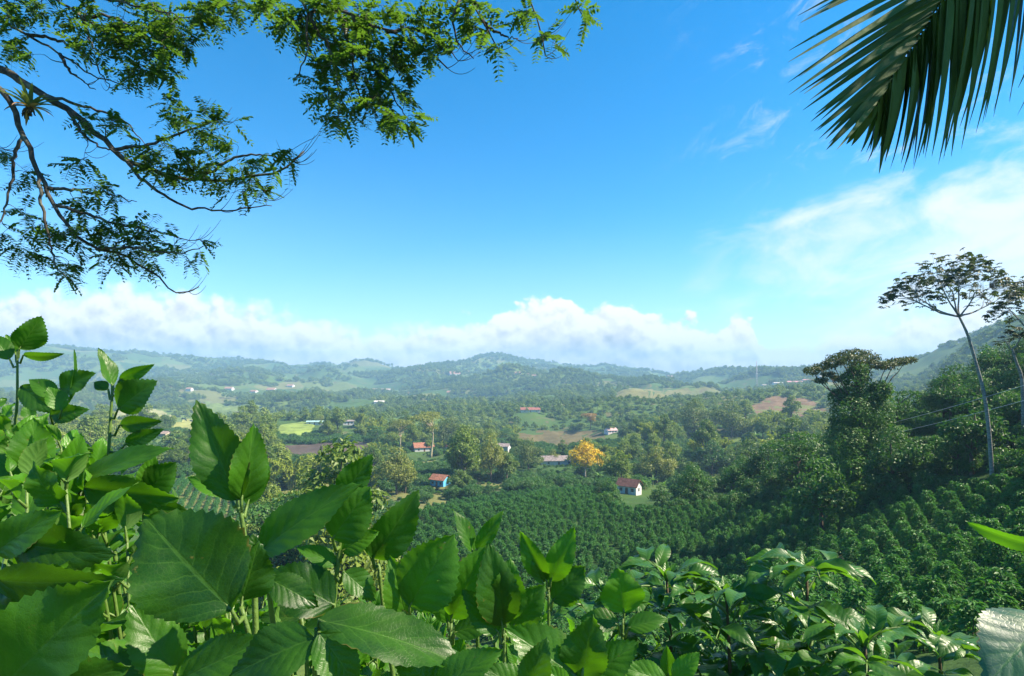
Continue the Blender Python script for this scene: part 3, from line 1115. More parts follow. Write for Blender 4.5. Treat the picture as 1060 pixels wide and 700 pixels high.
house('farmhouse', 'small pinkish roofed house beside the brown stubble field', 633, 449, 11, (0.7, 0.6, 0.6), (0.5, 0.34, 0.34), 2.6, 0.8, R(20), 0.5)
house('farmhouse', 'long dark red roofed barn on the rise behind the brown field', 549, 427, 20, CREAM, (0.30, 0.12, 0.10), 3, 0.3, R(4), 0.7)
house('farm_shed', 'long pale brown roofed shed beyond the leafy shoots at left', 152, 453, 42, (0.4, 0.33, 0.27), (0.30, 0.23, 0.19), 2.6, 0.25, R(-6), 0.4, cat='shed')
house('farm_shed', 'pale turquoise roofed shed at the edge of the bright meadow', 325, 440, 16, WHITE, (0.30, 0.48, 0.48), 2.4, 0.4, R(8), 0.3, cat='shed')
house('farmhouse', 'white house standing above the green planted slope', 392, 418, 10, WHITE, (0.55, 0.5, 0.46), 3, 0.6, R(10), 0.4)
house('farmhouse', 'long white estate house on the far slope above the white house', 394, 405, 19, WHITE, (0.45, 0.32, 0.28), 4, 0.3, R(-5), 0.4)
house('farmhouse', 'white house with grey roof below the dark wood near the meadow', 360, 440, 11, WHITE, GREY, 3, 0.5, R(15), 0.4)
for i, (px, py, w) in enumerate([(470, 388, 11), (483, 386, 5), (478, 402, 6), (424, 409, 5), (466, 408, 7), (536, 388, 8), (545, 389, 6), (553, 390, 5), (236, 404, 8), (262, 407, 7), (280, 405, 9), (300, 401, 7), (195, 404, 6), (694, 391, 7)]):
    house('far_house', 'tiny white house among trees on the hazy far hillside', px, py, w, WHITE, (0.34, 0.2, 0.15), 2.7, 0.7, R(rng.uniform(-40, 40)), 0.6, group='houses on the far hillsides', detail=False, keep=False, lift=0.3)
for i, (px, py, w, rf, lb) in enumerate([(824, 399, 16, (0.5, 0.25, 0.27), 'long pinkish roofed hall on the village ridge at right'), (838, 397, 12, (0.45, 0.2, 0.2), 'red roofed block right of the long hall on the village ridge'),
                                         (806, 400, 10, (0.5, 0.45, 0.42), 'pale roofed house left of the long hall on the village ridge'), (852, 393, 8, (0.5, 0.45, 0.42), 'white house highest on the village ridge beside the dark tree'),
                                         (793, 402, 9, (0.35, 0.3, 0.28), 'low grey house nearest the mast on the village ridge')]):
    house('village_house', lb, px, py, w, WHITE, rf, 5, 0.4, R(-10 + 7 * i), 0.35, detail=False, keep=False, lift=2.0)


def mast():
    P = hit(783, 404)
    h = 26 / F * P[1]
    t = thing('radio_mast', 'thin lattice mast rising over the village ridge', 'mast', tuple(P))
    b = MB()
    w = h * 0.045
    for sx, sy in ((-1, -1), (1, -1), (0, 1)):
        b.tube([[sx * w, sy * w, -2], [sx * w * 0.25, sy * w * 0.25, h]], h * 0.008, 4)
    for k in range(10):
        f = k / 10
        a = w * (1 - 0.75 * f)
        b.tube([[-a, -a, h * f], [a * 0.93, -a * 0.93, h * (f + 0.1)]], h * 0.005, 3)
        b.tube([[a, -a, h * f], [0, a * 0.93, h * (f + 0.1)]], h * 0.005, 3)
    b.build('lattice', plain_mat('mast_steel', (0.3, 0.3, 0.32), 0.5), t)
    b = MB()
    b.tube([[0, 0, h], [0, 0, h * 1.15]], h * 0.006, 4)
    b.build('antenna', plain_mat('mast_red', (0.4, 0.1, 0.08), 0.5), t)


mast()

# ------------------------------------------------------------------ trees one can tell apart
BR = [tree_proto('broadleaf', 'round', 9, 8.5, 3000, 0.6, M_fol_mid, M_bark, nl=20) for _ in range(3)] + [tree_proto('broadleaf', 'bush', 7.5, 9, 3000, 0.6, M_fol_mid, M_bark, nl=22) for _ in range(2)]
TALL = [tree_proto('tall', 'round', 15, 9, 3000, 0.65, M_fol_mid, M_bark, z0=0.3, nl=22) for _ in range(2)]
UMB = tree_proto('umbrella', 'umbrella', 20, 18, 2600, 0.7, M_fol_gold, M_bark_gold, nl=16, tr=0.055)
UMB2 = tree_proto('umbrella', 'umbrella', 22, 18, 2600, 0.7, M_fol_gold, M_bark_gold, nl=14, tr=0.05)
OLIVE = [tree_proto('olive', 'round', 17, 17, 4200, 0.7, M_fol_olive, M_bark, z0=0.15, nl=34) for _ in range(2)]
GOLD = tree_proto('gold', 'round', 14, 13, 3600, 0.65, M_fol_gold, M_bark, z0=0.15, nl=28)
YEL = tree_proto('yellow', 'round', 10.5, 11.5, 3400, 0.55, M_yellow, M_bark_pale, z0=0.2, nl=26)
DARK = [tree_proto('dark', 'layered', 10, 10, 2600, 0.4, M_fol_dark, M_bark, nl=9) for _ in range(2)]
BUSH = [tree_proto('bush', 'bush', 3.0, 4.2, 1500, 0.30, M_fol_fresh, M_bark, nl=16) for _ in range(3)] + [tree_proto('bush', 'bush', 3.4, 4.0, 1500, 0.28, M_fol_dark, M_bark, nl=16) for _ in range(2)]
SLOPE = [tree_proto('slope', 'round', 6.5, 5.5, 2600, 0.30, M_fol_dark, M_bark, z0=0.2, nl=22) for _ in range(2)] + [tree_proto('slope', 'round', 6, 5.5, 2600, 0.30, M_fol_fresh, M_bark, z0=0.2, nl=22) for _ in range(2)]
BAM = [bamboo_proto(12, 10, 2600) for _ in range(2)]
BAN = [banana_proto(4.2) for _ in range(2)]
PALM = palm_proto(8)
FAR = [tree_proto('far', 'round', 9, 9, 460, 1.25, M_fol_mid, M_bark, z0=0.2, nl=12) for _ in range(3)] + [tree_proto('far', 'bush', 6, 11, 460, 1.25, M_fol_mid, M_bark, nl=14) for _ in range(2)]
ORANGE = tree_proto('orange', 'umbrella', 11, 12, 1200, 0.8, M_orange, M_bark, nl=12)

HERO = []


def hero_tree(name, label, meshes, px, py, hpx, h0, group=None, d=None, cat='tree', parts=('trunk', 'crown'), wscale=1.0):
    P = hit(px, py) if d is None else np.array([(px - HX) / F * d, d, 0])
    if d is not None:
        P[2] = (HY - py) / F * d if Hs(P[0], d) < (HY - py) / F * d else Hs(P[0], d)
        P[2] = Hs(P[0], d)
    s = hpx / F * P[1] / h0
    HERO.append((px, py, P[1]))
    if hpx > 25 and P[1] > 150:
        HOUSES.append((px - hpx * 0.3, px + hpx * 0.3, py - hpx * (0.2 if 'yellow flowering' in label else 0.5), py + 3, P[1]))
    return make_tree(name, label, cat, meshes, tuple(P), rng.random() * 6.28, (s * wscale, s * wscale, s), group, parts)


hero_tree('umbrella_tree', 'tall golden umbrella tree with sunlit branches between the red roofs', UMB2, 446, 474, 50, 22, wscale=0.9)
hero_tree('umbrella_tree', 'smaller flat topped pale tree left of the red tiled farmhouse', UMB, 414, 472, 40, 20, wscale=0.75)
hero_tree('flowering_tree', 'bright yellow flowering tree in the middle of the valley', YEL, 606, 494, 37, 10.5)
hero_tree('broadleaf_tree', 'large olive round crowned tree, left of a pair below the brown hill', OLIVE[0], 719, 452, 40, 17)
hero_tree('broadleaf_tree', 'large dark olive tree, right of a pair below the brown hill', OLIVE[1], 757, 454, 40, 17)
hero_tree('broadleaf_tree', 'big sunlit golden green tree in front of the golden umbrella trees', GOLD, 411, 512, 50, 14)
hero_tree('broadleaf_tree', 'yellow green tree beside the white two storey house', GOLD, 508, 500, 52, 14, wscale=0.7)
hero_tree('broadleaf_tree', 'golden tinged tree above the bananas, right of the flowering tree', GOLD, 680, 500, 38, 14)
hero_tree('orange_tree', 'orange leaved flat topped tree behind the brown stubble field', ORANGE, 611, 445, 18, 11)
hero_tree('broadleaf_tree', 'dense dark round tree standing alone on the near slope', SLOPE[0], 737, 492, 36, 6.5, wscale=1.2)
hero_tree('broadleaf_tree', 'dense green tree between the white house and the long low house', OLIVE[0], 547, 487, 34, 17)
for i, (px, py, s, lb) in enumerate([(302, 508, 40, 'sunlit yellow green bamboo clump, tallest plumes by the brown field'), (338, 500, 34, 'yellow green bamboo clump right of the tallest plumes'), (272, 512, 38, 'yellow green bamboo clump behind the tall forked shoot'),
                                     (382, 510, 30, 'small bamboo clump left of the big golden green tree')]):
    hero_tree('bamboo_clump', lb, BAM[i % 2], px, py, s, 11, cat='bamboo', parts=('culms', 'leaves'), wscale=1.1)
for i, (px, py, s) in enumerate([(628, 506, 17), (640, 500, 16), (668, 508, 16), (676, 504, 14), (688, 509, 15), (700, 506, 14), (620, 500, 15), (632, 515, 13)]):
    hero_tree('banana_plant', 'banana plant with torn pale leaves around the brown roofed house', BAN[i % 2], px, py, s, 5, group='banana plants by the brown roofed house', cat='banana plant', parts=('stem', 'leaves'))
for i, (px, py, s, lb) in enumerate([(845, 440, 34, 'slim green palm poking out of the valley wood, left of the flat crowned tree'), (857, 500, 36, 'pale blue green palm at the foot of the big flat crowned tree')]):
    hero_tree('valley_palm', lb, PALM, px, py, s, 9, cat='palm', parts=('trunk', 'fronds'), d=(190, 70)[i])

# big flat crowned tree on the near slope: spreading pads over a creeper hung column


def flat_tree():
    d = 78.0
    k = d / F
    x, y = (897 - HX) * k, d
    z = Hs(x, y)
    base = np.array([x, y, z])
    t = thing('flat_crowned_tree', 'big dark tree with flat spreading top over a leafy column on the slope', 'tree', tuple(base))
    b, c, cc = MB(), MB(), MB()
    L = lambda px, py, dy=0.0: at(px, py, d + dy) - base
    trunk = np.array([[0, 0, -0.5], L(895, 470), L(890, 430, 0.4), L(888, 400), L(884, 376)])
    b.tube(trunk, [0.45, 0.4, 0.33, 0.25, 0.12], 9)
    pads = [(842, 384, 9, 4, 0), (852, 380, 10, 4, 2), (862, 376, 9, 4, -2), (870, 371, 12, 5, 1), (885, 367, 14, 5, -1), (897, 371, 12, 5, 2), (880, 373, 14, 5, -3), (905, 378, 9, 4, 0),
            (928, 375, 10, 3.5, 1), (938, 373, 9, 3, 2), (918, 379, 9, 3.5, -1), (858, 388, 6, 2.5, 0), (850, 394, 6, 2.5, -2), (868, 392, 6, 2.5, 2)]
    for px, py, rx, rz, dy in pads:
        p = L(px, py, dy)
        s = trunk[3] if abs(px - 885) < 22 else trunk[2]
        mid = (s * 0.45 + p * 0.55) + np.array([0, 0, -0.35])
        b.tube(np.vstack([bent(s, mid, 4, 0.04), bent(mid, p, 4, 0.04)[1:]]), np.linspace(0.13, 0.04, 7), 5)
        lobed_crown(c, [[*p, rx * k, rz * k]], int(44 * rx), 0.30, 0.6, updrop=0.8)
    for px, py, rx, rz, dy in [(885, 395, 14, 12, 0), (895, 412, 22, 14, 1), (880, 425, 18, 14, -1), (905, 430, 20, 16, 0), (890, 450, 26, 18, 1), (915, 455, 20, 16, -1), (875, 458, 18, 16, -2), (900, 478, 28, 16, 0), (872, 440, 12, 10, 2), (888, 385, 10, 8, 0),
                               (912, 405, 10, 9, -1), (868, 410, 8, 7, 1)]:
        lobed_crown(cc, [[*L(px, py, dy), rx * k, rz * k]], int(110 * rx), 0.30, 0.6, updrop=0.5)
    b.build('trunk', M_bark, t)
    c.build('crown', M_fol_olive_dark, t, False)
    cc.build('creeper', M_fol_dark, t, False)
    HERO.append((895, 480, d))


M_fol_olive_dark = foliage_mat('foliage_flat_top', (0.035, 0.060, 0.022), (0.09, 0.115, 0.035), 0.22, objvar=0.1)
flat_tree()


def cecropia(label, d, path, crown, rx, rz, nleaf, seed, forks):
    nleaf = int(nleaf * 2.2)
    rz = rz * 1.5
    """Slim pale trunk, forked near the top, with an umbrella of large palmate leaves."""
    k = d / F
    x, y = (path[0][0] - HX) * k, d
    base = np.array([x, y, Hs(x, y)])
    t = thing('slender_pale_tree', label, 'tree', tuple(base))
    b, c = MB(), MB()
    L = lambda px, py, dy=0.0: at(px, py, d + dy) - base
    P = [np.array([0, 0, -0.5])] + [L(*p) for p in path[1:]]
    P = np.array(P)
    tt = np.linspace(0, 1, len(P))
    ti = np.linspace(0, 1, 22)
    P = np.stack([pchip(tt, P[:, i], ti) for i in range(3)], 1)
    b.tube(P, np.linspace(0.20, 0.10, 22), 10)
    for zr in range(2, 20):  # leaf-scar rings
        b.tube([P[zr] - [0, 0, 0.025], P[zr] + [0, 0, 0.025]], (0.20 - 0.10 * zr / 21) * 1.06, 10)
    tips = []
    lim = MB()
    for fx, fy, dy in forks:
        q = L(fx, fy, dy)
        mid = P[-1] * 0.5 + q * 0.5 + np.array([0, 0, -0.25])
        Q = np.vstack([bent(P[-1], mid, 4, 0.03), bent(mid, q, 4, 0.03)[1:]])
        lim.tube(Q, np.linspace(0.10, 0.045, 7), 6)
        for m in range(4):
            e = q + np.array([rng.uniform(-.3, .3) * rx * 0.6, rng.uniform(-.5, .5) * rx * 0.6, rng.random() * rz * 0.2]) * k
            lim.tube(bent(Q[4 + m % 3], e, 5, 0.08), np.linspace(0.04, 0.02, 5), 5)
            tips.append(e)
    cxy = L(*crown)
    n = nleaf
    a = rng.random(n) * 2 * PI
    r = np.sqrt(rng.random(n))
    top = np.stack([np.cos(a) * r * rx, np.sin(a) * r * rx * 0.8, rz * (1 - 1.15 * r**2) * (0.35 + 0.65 * rng.random(n) ** 0.5) - rz * 0.25 * rng.random(n)], 1) * k + cxy
    # ragged: drop leaves out of some sectors
    keep = (np.sin(a * 5 + r * 6 + seed) + rng.random(n) * 1.6) > 0.0
    top = top[keep]
    for p in top:
        q = tips[int(np.argmin([np.linalg.norm(p - tq) for tq in tips]))]
        lim.tube(bent(q, p, 4, 0.06), [0.016, 0.012, 0.009, 0.007], 3, cap=False)
        up = unit(np.array([rng.normal() * 0.3, rng.normal() * 0.3, 1.0]))
        R0 = 0.42 + 0.18 * rng.random()
        e1 = unit(np.cross(up, rvec(1)[0]))
        e2 = np.cross(up, e1)
        for m in range(8):
            an = m / 8 * 2 * PI + 0.2
            dv = e1 * math.cos(an) + e2 * math.sin(an)
            leaf_quads(c, p[None, :], unit(up + dv * 0.45)[None, :], R0 * (0.7 + 0.3 * math.cos(an)), 0.48, (dv - up * 0.35)[None, :], 0.08)
    b.build('trunk', M_cec_bark, t)
    lim.build('branches', M_cec_bark, t)
    c.build('crown', M_cecropia, t, False)
    HERO.append((path[0][0], path[0][1], d))


M_cec_bark = bark_mat('bark_grey_smooth', (0.12, 0.125, 0.12), (0.27, 0.28, 0.27), 3.0, 3.0, 0.008)
cecropia('tall slender pale trunked tree with an open umbrella crown leaning left on the slope', 57.0, [(1028, 486), (1024, 450), (1019, 410), (1010, 375), (1001, 345), (993, 328)], (984, 300), 66, 30, 330, 1.0,
         [(955, 312, 1.5), (940, 308, -1.0), (975, 296, -1.5), (992, 288, 1.0), (1012, 300, -0.5), (1026, 312, 1.5), (985, 300, 0.5)])
cecropia('neighbouring open crowned pale tree cut off by the right edge', 60.0, [(1096, 470), (1092, 430), (1085, 390), (1078, 355), (1072, 345)], (1072, 318), 44, 26, 190, 2.0,
         [(1046, 322, 1.0), (1060, 306, -1.0), (1080, 312, 0.5), (1095, 318, -0.5)])
cecropia('low young pale tree with few large leaves at the right edge of the ridge', 63.0, [(1060, 410), (1058, 395), (1052, 375), (1048, 362)], (1050, 350), 16, 10, 26, 3.0, [(1042, 354, 0.3), (1056, 350, -0.3)])

hero_tree('hillside_tree', 'leafy tree at the left end of the cables, below the flat crowned tree', SLOPE[0], 850, 520, 82, 6.5, d=67, wscale=1.1)
hero_tree('layered_tree', 'dark tree with level spreading branches left of the flat crowned tree', DARK[0], 828, 486, 66, 10, d=95)
hero_tree('layered_tree', 'dark spreading tree behind the flat crowned tree on its right', DARK[1], 925, 450, 66, 10, d=92)
hero_tree('hillside_tree', 'tall dark tree on the ridge behind the pale trunked tree', SLOPE[1], 985, 440, 55, 6.5, d=88)
# cables across the slope, with their poles
M_wire = plain_mat('cable_grey', (0.55, 0.57, 0.6), 0.4, 0.1)
M_insul = plain_mat('insulator', (0.4, 0.25, 0.18), 0.3)


def pole(label, p, heights):
    g = Hs(p[0], p[1])
    t = thing('utility_pole', label, 'pole', (p[0], p[1], g))
    zt = max(heights) + 0.4
    b = MB()
    b.tube([[0, 0, -0.5], [0, 0, zt - g]], [0.14, 0.10], 10)
    b.build('post', plain_mat('pole_concrete', (0.35, 0.35, 0.33), 0.8), t)
    for h in heights:
        b = MB()
        b.tube([[0, -0.08, h - g], [0, -0.30, h - g]], 0.04, 8)
        b.build('insulator', M_insul, t)


wl = [at(893, 445, 86), at(893, 455, 86)]
wr = [at(1130, 377, 46), at(1130, 395, 46)]
pole('grey utility pole hidden among the trees at the left end of the cables', wl[0] + [0, 0.3, 0], [wl[0][2], wl[1][2]])
pole('grey utility pole beyond the right edge carrying the cables', wr[0] + [0, 0.3, 0], [wr[0][2], wr[1][2]])
for i, lb in enumerate(('upper of two thin cables across the wooded slope', 'lower of two thin cables across the wooded slope')):
    t_ = np.linspace(0, 1, 30)[:, None]
    C = wl[i] * (1 - t_) + wr[i] * t_
    C[:, 2] -= (1 - (2 * t_[:, 0] - 1) ** 2) * 0.3
    b = MB()
    b.tube(C, 0.020, 5)
    tag(b.build('power_cable', M_wire), lb, 'cable')

# ------------------------------------------------------------------ vegetation that fills the slope and the valley
FG = [(-60, 400), (0, 400), (60, 400), (110, 430), (150, 470), (190, 520), (230, 560), (300, 590), (400, 600), (500, 590), (600, 600), (650, 620), (700, 600), (780, 610), (830, 590), (900, 620), (950, 660), (1000, 660), (1060, 680), (1200, 690)]


def fgtop(px):
    return np.interp(px, [p[0] for p in FG], [p[1] for p in FG])


def proj(x, y, z):
    return HX + F * x / y, HY - F * z / y


def coffee_zone(px, py, d):
    line = np.interp(px, [380, 420, 450, 520, 600, 640, 650, 700, 760, 900, 1060, 1300], [560, 535, 525, 512, 507, 512, 530, 528, 522, 514, 506, 504])
    a = (px > 405) & (py > line) & (d < 215) & ((d < 165) | (px < 645))
    lft = (px < 255) & (d > 95) & (d < 215)
    return a | lft


def jitter_grid(x0, x1, y0, y1, sx, sy, ang, jit):
    n1, n2 = int((x1 - x0 + 80) / sx), int((y1 - y0 + 80) / sy)
    i, j = np.meshgrid(np.arange(n1) * sx, np.arange(n2) * sy, indexing='ij')
    X = i.ravel() + x0 - 40 + rng.normal(size=i.size) * jit
    Y = j.ravel() + y0 - 40 + rng.normal(size=i.size) * jit
    cx, cy_ = (x0 + x1) / 2, (y0 + y1) / 2
    c, s = math.cos(ang), math.sin(ang)
    x = cx + (X - cx) * c - (Y - cy_) * s
    y = cy_ + (X - cx) * s + (Y - cy_) * c
    k = (x > x0) & (x < x1) & (y > y0) & (y < y1)
    return x[k], y[k]


def clear_of_houses(px, py, d, hpx, wpx):
    ok = np.ones(len(px), bool)
    for a, b, t, bt, hd in HOUSES:
        ok &= ~((px + wpx / 2 > a) & (px - wpx / 2 < b) & (py - hpx < bt) & (py > t) & (d < hd + 3))
    return ok


# coffee rows
COF = [coffee_proto(1.75, 1.5, 700) for _ in range(4)]
x, y = jitter_grid(-190, 150, 20, 235, 2.35, 1.75, R(24), 0.18)
z = H(x, y)
px, py = proj(x, y, z)
k = coffee_zone(px, py, y) & (px > -120) & (px < 1180) & (y > 20)
k &= (vnoise(x / 9, y / 9, 77) + 0.5 * vnoise(x / 3, y / 3, 78) < 0.48) & (rng.random(len(x)) > 0.05)
k &= clear_of_houses(px, py, y, 10, 8)
k &= np.array([not in_field(a, b + 0.5) or rng.random() < 0.5 for a, b in zip(x, y)])
x, y, z, px, py = x[k], y[k], z[k], px[k], py[k]
topy = py - 1.6 * F / y
vis = (px > -10) & (px < 1070) & (topy < fgtop(px) + 25)
order = np.argsort(np.where(vis, y, 1e6))
indiv = order[:285]
rest = np.setdiff1d(order, indiv)
rest = rest[(topy[rest] < fgtop(px[rest]) + 60)]
protos = []
for n_, i in enumerate(indiv):
    s = float(0.75 + 0.45 * rng.random())
    lb = 'dark glossy coffee bush in the planted rows covering the right slope'
    if n_ < 4:
        o = make_tree('coffee_bush', lb, 'coffee bush', COF[n_], (x[i], y[i], z[i]), rng.random() * 6.28, s, 'coffee bushes planted on the slope', ('stem', 'leaves'))
        protos.append(o)
    else:
        copy_tree(protos[n_ % 4], (x[i], y[i], z[i]), rng.random() * 6.28, s, None)
scatter('coffee_rows', 'rows of dark coffee bushes covering the slopes', np.stack([x, y, z], 1)[rest], rng.random(len(rest)) * 6.28, 0.7 + 0.5 * rng.random(len(rest)), rng.integers(0, 4, len(rest)), [KIDS[p.name] for p in protos])
print('coffee', len(indiv), len(rest))

# bushes and small trees on the wooded part of the slope
x, y = jitter_grid(-20, 190, 40, 165, 2.9, 2.9, R(10), 0.9)
z = H(x, y)
px, py = proj(x, y, z)
zone = np.interp(px, [600, 640, 700, 760, 900, 1060, 1300], [500, 530, 528, 522, 514, 506, 504])
k = (px > 610) & (px < 1250) & (py <= zone + 4) & clear_of_houses(px, py, y, 5.0 * F / y, 4.0 * F / y) & (y < 165 - (900 - np.minimum(px, 900)) * 0.06)
for hx, hy, hd in HERO:
    if hd < 150:
        k &= ~((np.abs(px - hx) < 9) & (np.abs(y - hd) < 6) & (y < hd))
x, y, z, px, py = x[k], y[k], z[k], px[k], py[k]
istree = rng.random(len(x)) < 0.17
# keep the pale trunk free
istree &= ~((np.abs(px - 1024) < 30) & (y < 60))
vis = (px > 600) & (px < 1075)
sel = np.where(istree)[0]
protosS = []
for n_, i in enumerate(sel[:150]):
    s = float(0.7 + 0.7 * rng.random())
    lb = 'leafy small tree in the thick growth on the right hillside'
    if n_ < 4:
        protosS.append(make_tree('hillside_tree', lb, 'tree', SLOPE[n_], (x[i], y[i], z[i] - 0.3), rng.random() * 6.28, s, 'small trees on the right hillside'))
    else:
        copy_tree(protosS[n_ % 4], (x[i], y[i], z[i] - 0.3), rng.random() * 6.28, s)
sel = np.where(~istree)[0]
sel = sel[np.argsort(np.where(vis[sel], y[sel], 1e6))]
protosB = []
for n_, i in enumerate(sel[:260]):
    s = float(0.6 + 0.7 * rng.random())
    lb = 'rounded green bush in the undergrowth of the right hillside'
    if n_ < 5:
        protosB.append(make_tree('hillside_bush', lb, 'bush', BUSH[n_], (x[i], y[i], z[i] - 0.2), rng.random() * 6.28, s, 'bushes on the right hillside', ('stem', 'leaves')))
    else:
        copy_tree(protosB[n_ % 5], (x[i], y[i], z[i] - 0.2), rng.random() * 6.28, s)
i = sel[260:]
scatter('undergrowth', 'thick green undergrowth over the ridge of the right hillside', np.stack([x, y, z - 0.2], 1)[i], rng.random(len(i)) * 6.28, 0.6 + 0.7 * rng.random(len(i)), rng.integers(0, 5, len(i)), [KIDS[p.name] for p in protosB])
print('slope', istree.sum(), len(sel))

# woods on the valley floor


def wood_points(n, d0, d1, thr, cell, seed, p0=-150, p1=1210):
    d = np.sqrt(d0**2 + rng.random(n) * (d1**2 - d0**2))
    px = p0 + rng.random(n) * (p1 - p0)
    x = (px - HX) / F * d
    k = vnoise(x / cell, d / cell, seed) + 0.5 * vnoise(x / cell * 2.7, d / cell * 2.7, seed + 1) > thr
    x, d, px = x[k], d[k], px[k]
    z = H(x, d)
    return x, d, z, px, HY - F * z / d


x, y, z, px, py = wood_points(24000, 55, 950, -0.38, 55, 5)
k = ~coffee_zone(px, py, y) & clear_of_houses(px, py, y, 9 * F / y, 8 * F / y)
k &= ~((px > 620) & (y < 190 - 0.0 * px))          # the near right hillside has its own growth
k &= ~((px > 425) & (px < 640) & (y < 185))
k &= (y > 125) | ((px > 235) & (px < 425))
k &= np.array([not in_field(a, b) for a, b in zip(x, y)])
# open ground in front of the parcels so they can be seen
fr = np.zeros(len(x), bool)
for a, b, t, bt, dd in [(284, 326, 436, 456, 9999), (175, 228, 434, 450, 9999), (290, 390, 460, 474, 9999), (535, 625, 446, 464, 9999)]:
    fr |= (px > a) & (px < b) & (py - 7 * F / y < bt - 3) & (py > t)
k &= ~fr
x, y, z, px, py = x[k], y[k], z[k], px[k], py[k]
# keep trees apart
cell = {}
keepi = []
for i in np.argsort(y):
    r = 5.4 + 0.005 * y[i]
    g = (int(x[i] // 8), int(y[i] // 8))
    ok = True
    for a in (-1, 0, 1):
        for b in (-1, 0, 1):
            for j in cell.get((g[0] + a, g[1] + b), ()):
                if (x[i] - x[j]) ** 2 + (y[i] - y[j]) ** 2 < r * r:
                    ok = False
                    break
    if ok:
        cell.setdefault(g, []).append(i)
        keepi.append(i)
keepi = np.array(keepi)
x, y, z, px, py = x[keepi], y[keepi], z[keepi], px[keepi], py[keepi]
seen = (px > -10) & (px < 1070) & (py - 8 * F / y < fgtop(px))
order = np.argsort(np.where(seen, y, 1e6))
ALLV = BR + TALL + [OLIVE[0], DARK[0], GOLD]
protosV = []
nI = 130
for n_, i in enumerate(order[:nI]):
    s = float(0.7 + 0.9 * rng.random() ** 1.8)
    lb = 'green broadleaf tree in the thick woodland on the valley floor'
    if n_ < len(ALLV):
        protosV.append(make_tree('valley_tree', lb, 'tree', ALLV[n_], (x[i], y[i], z[i] - 0.3), rng.random() * 6.28, s * (0.6 if n_ in (7, 9) else 1.0), 'trees of the valley woodland'))
    else:
        copy_tree(protosV[int(rng.integers(0, 7))], (x[i], y[i], z[i] - 0.3), rng.random() * 6.28, s)
i = order[nI:]
# a few far trees stand in the scene as things; the wood copies them
protosF = []
for n_, (fx, fd) in enumerate([(560, 1500), (600, 1560), (640, 1540), (700, 1100), (760, 1000)]):
    q = ((fx - HX) / F * fd, fd)
    protosF.append(make_tree('far_tree', 'small dark tree standing out along the crest of a far wooded rise', 'tree', FAR[n_], (q[0], q[1], Hs(*q) - 0.3), n_, 1.2, 'trees standing out on the far crests'))
near = i[y[i] < 480]
far = i[y[i] >= 480]
mixed = [o for o in scene.objects if o.name in ('bamboo_clump', 'banana_plant', 'banana_plant.001', 'valley_palm')]
srcs = [KIDS[p.name] for p in protosV] + [KIDS[p.name] for p in mixed]
wts = np.array([2, 2, 2, 2, 2, 1.6, 1.6, 0.5, 0.9, 0.35] + [0.9, 1.6, 1.6, 0.7])
which = rng.choice(len(srcs), len(near), p=wts / wts.sum())
grove = vnoise(x[near] / 26, y[near] / 26, 55) > 0.22
which = np.where(grove & (rng.random(len(near)) < 0.7), 10, which)
scatter('valley_woods', 'woods of mixed trees covering the valley floor', np.stack([x, y, z - 0.3], 1)[near], rng.random(len(near)) * 6.28, np.where(which == 7, 0.35, np.where(which == 9, 0.5, 0.7)) + 0.95 * rng.random(len(near)) ** 1.8, which, srcs)
x2, y2, z2, px2, py2 = wood_points(32000, 900, 1600, -0.12, 110, 15)
k = np.array([not in_field(a, b) for a, b in zip(x2, y2)])
k &= ~((px2 < 330) & (vnoise(x2 / 90, y2 / 90, 91) > 0.16))
x2, y2, z2 = x2[k], y2[k], z2[k]
x3, y3, z3, px3, py3 = wood_points(42000, 1600, 3200, -0.12, 130, 25)
k = ~((px3 < 380) & (vnoise(x3 / 120, y3 / 120, 92) > 0.18))
x3, y3, z3 = x3[k], y3[k], z3[k]
X = np.concatenate([x[far], x2, x3])
Y = np.concatenate([y[far], y2, y3])
Z = np.concatenate([z[far], z2, z3]) - 0.4
S = np.concatenate([0.6 + 0.6 * rng.random(len(far)), 0.6 + 0.7 * rng.random(len(x2)), 0.9 + 0.9 * rng.random(len(x3))])
scatter('far_woods', 'hazy woods over the far side of the valley and its hills', np.stack([X, Y, Z], 1), rng.random(len(X)) * 6.28, S, rng.integers(0, 5, len(X)), [KIDS[p.name] for p in protosF])
ux, uy, uz, upx, upy = wood_points(20000, 50, 420, -0.6, 40, 41)
k = ~coffee_zone(upx, upy, uy) & clear_of_houses(upx, upy, uy, 3 * F / uy, 3 * F / uy)
k &= ~((upx > 600) & (uy < 190)) & ~((upx > 415) & (upx < 640) & (uy < 180)) & np.array([not in_field(a, b) for a, b in zip(ux, uy)])
k2 = ~k & ~clear_of_houses(upx, upy, uy, 3 * F / uy, 3 * F / uy) & ~coffee_zone(upx, upy, uy) & (uy > 150) & (rng.random(len(ux)) < 0.6) & (upx < 640)
low = k2 & np.array([not in_field(a, b) for a, b in zip(ux, uy)])
for a_, b_, t_h, bt_h, hd_ in HOUSES:
    low &= ~((np.abs(upx - (a_ + b_) / 2) < (b_ - a_) * 0.75) & (np.abs(uy - hd_ - 4) < 7))
usc = np.where(low, 0.3, 0.7) + np.where(low, 0.25, 0.9) * rng.random(len(ux))
k = k | low
ux, uy, uz, usc = ux[k], uy[k], uz[k], usc[k]
scatter('valley_undergrowth', 'scrub and low growth between the trees of the valley floor', np.stack([ux, uy, uz - 0.2], 1), rng.random(len(ux)) * 6.28, usc, rng.integers(0, 5, len(ux)), [KIDS[p.name] for p in protosB])
print('valley', nI, len(near), len(X), len(ux))


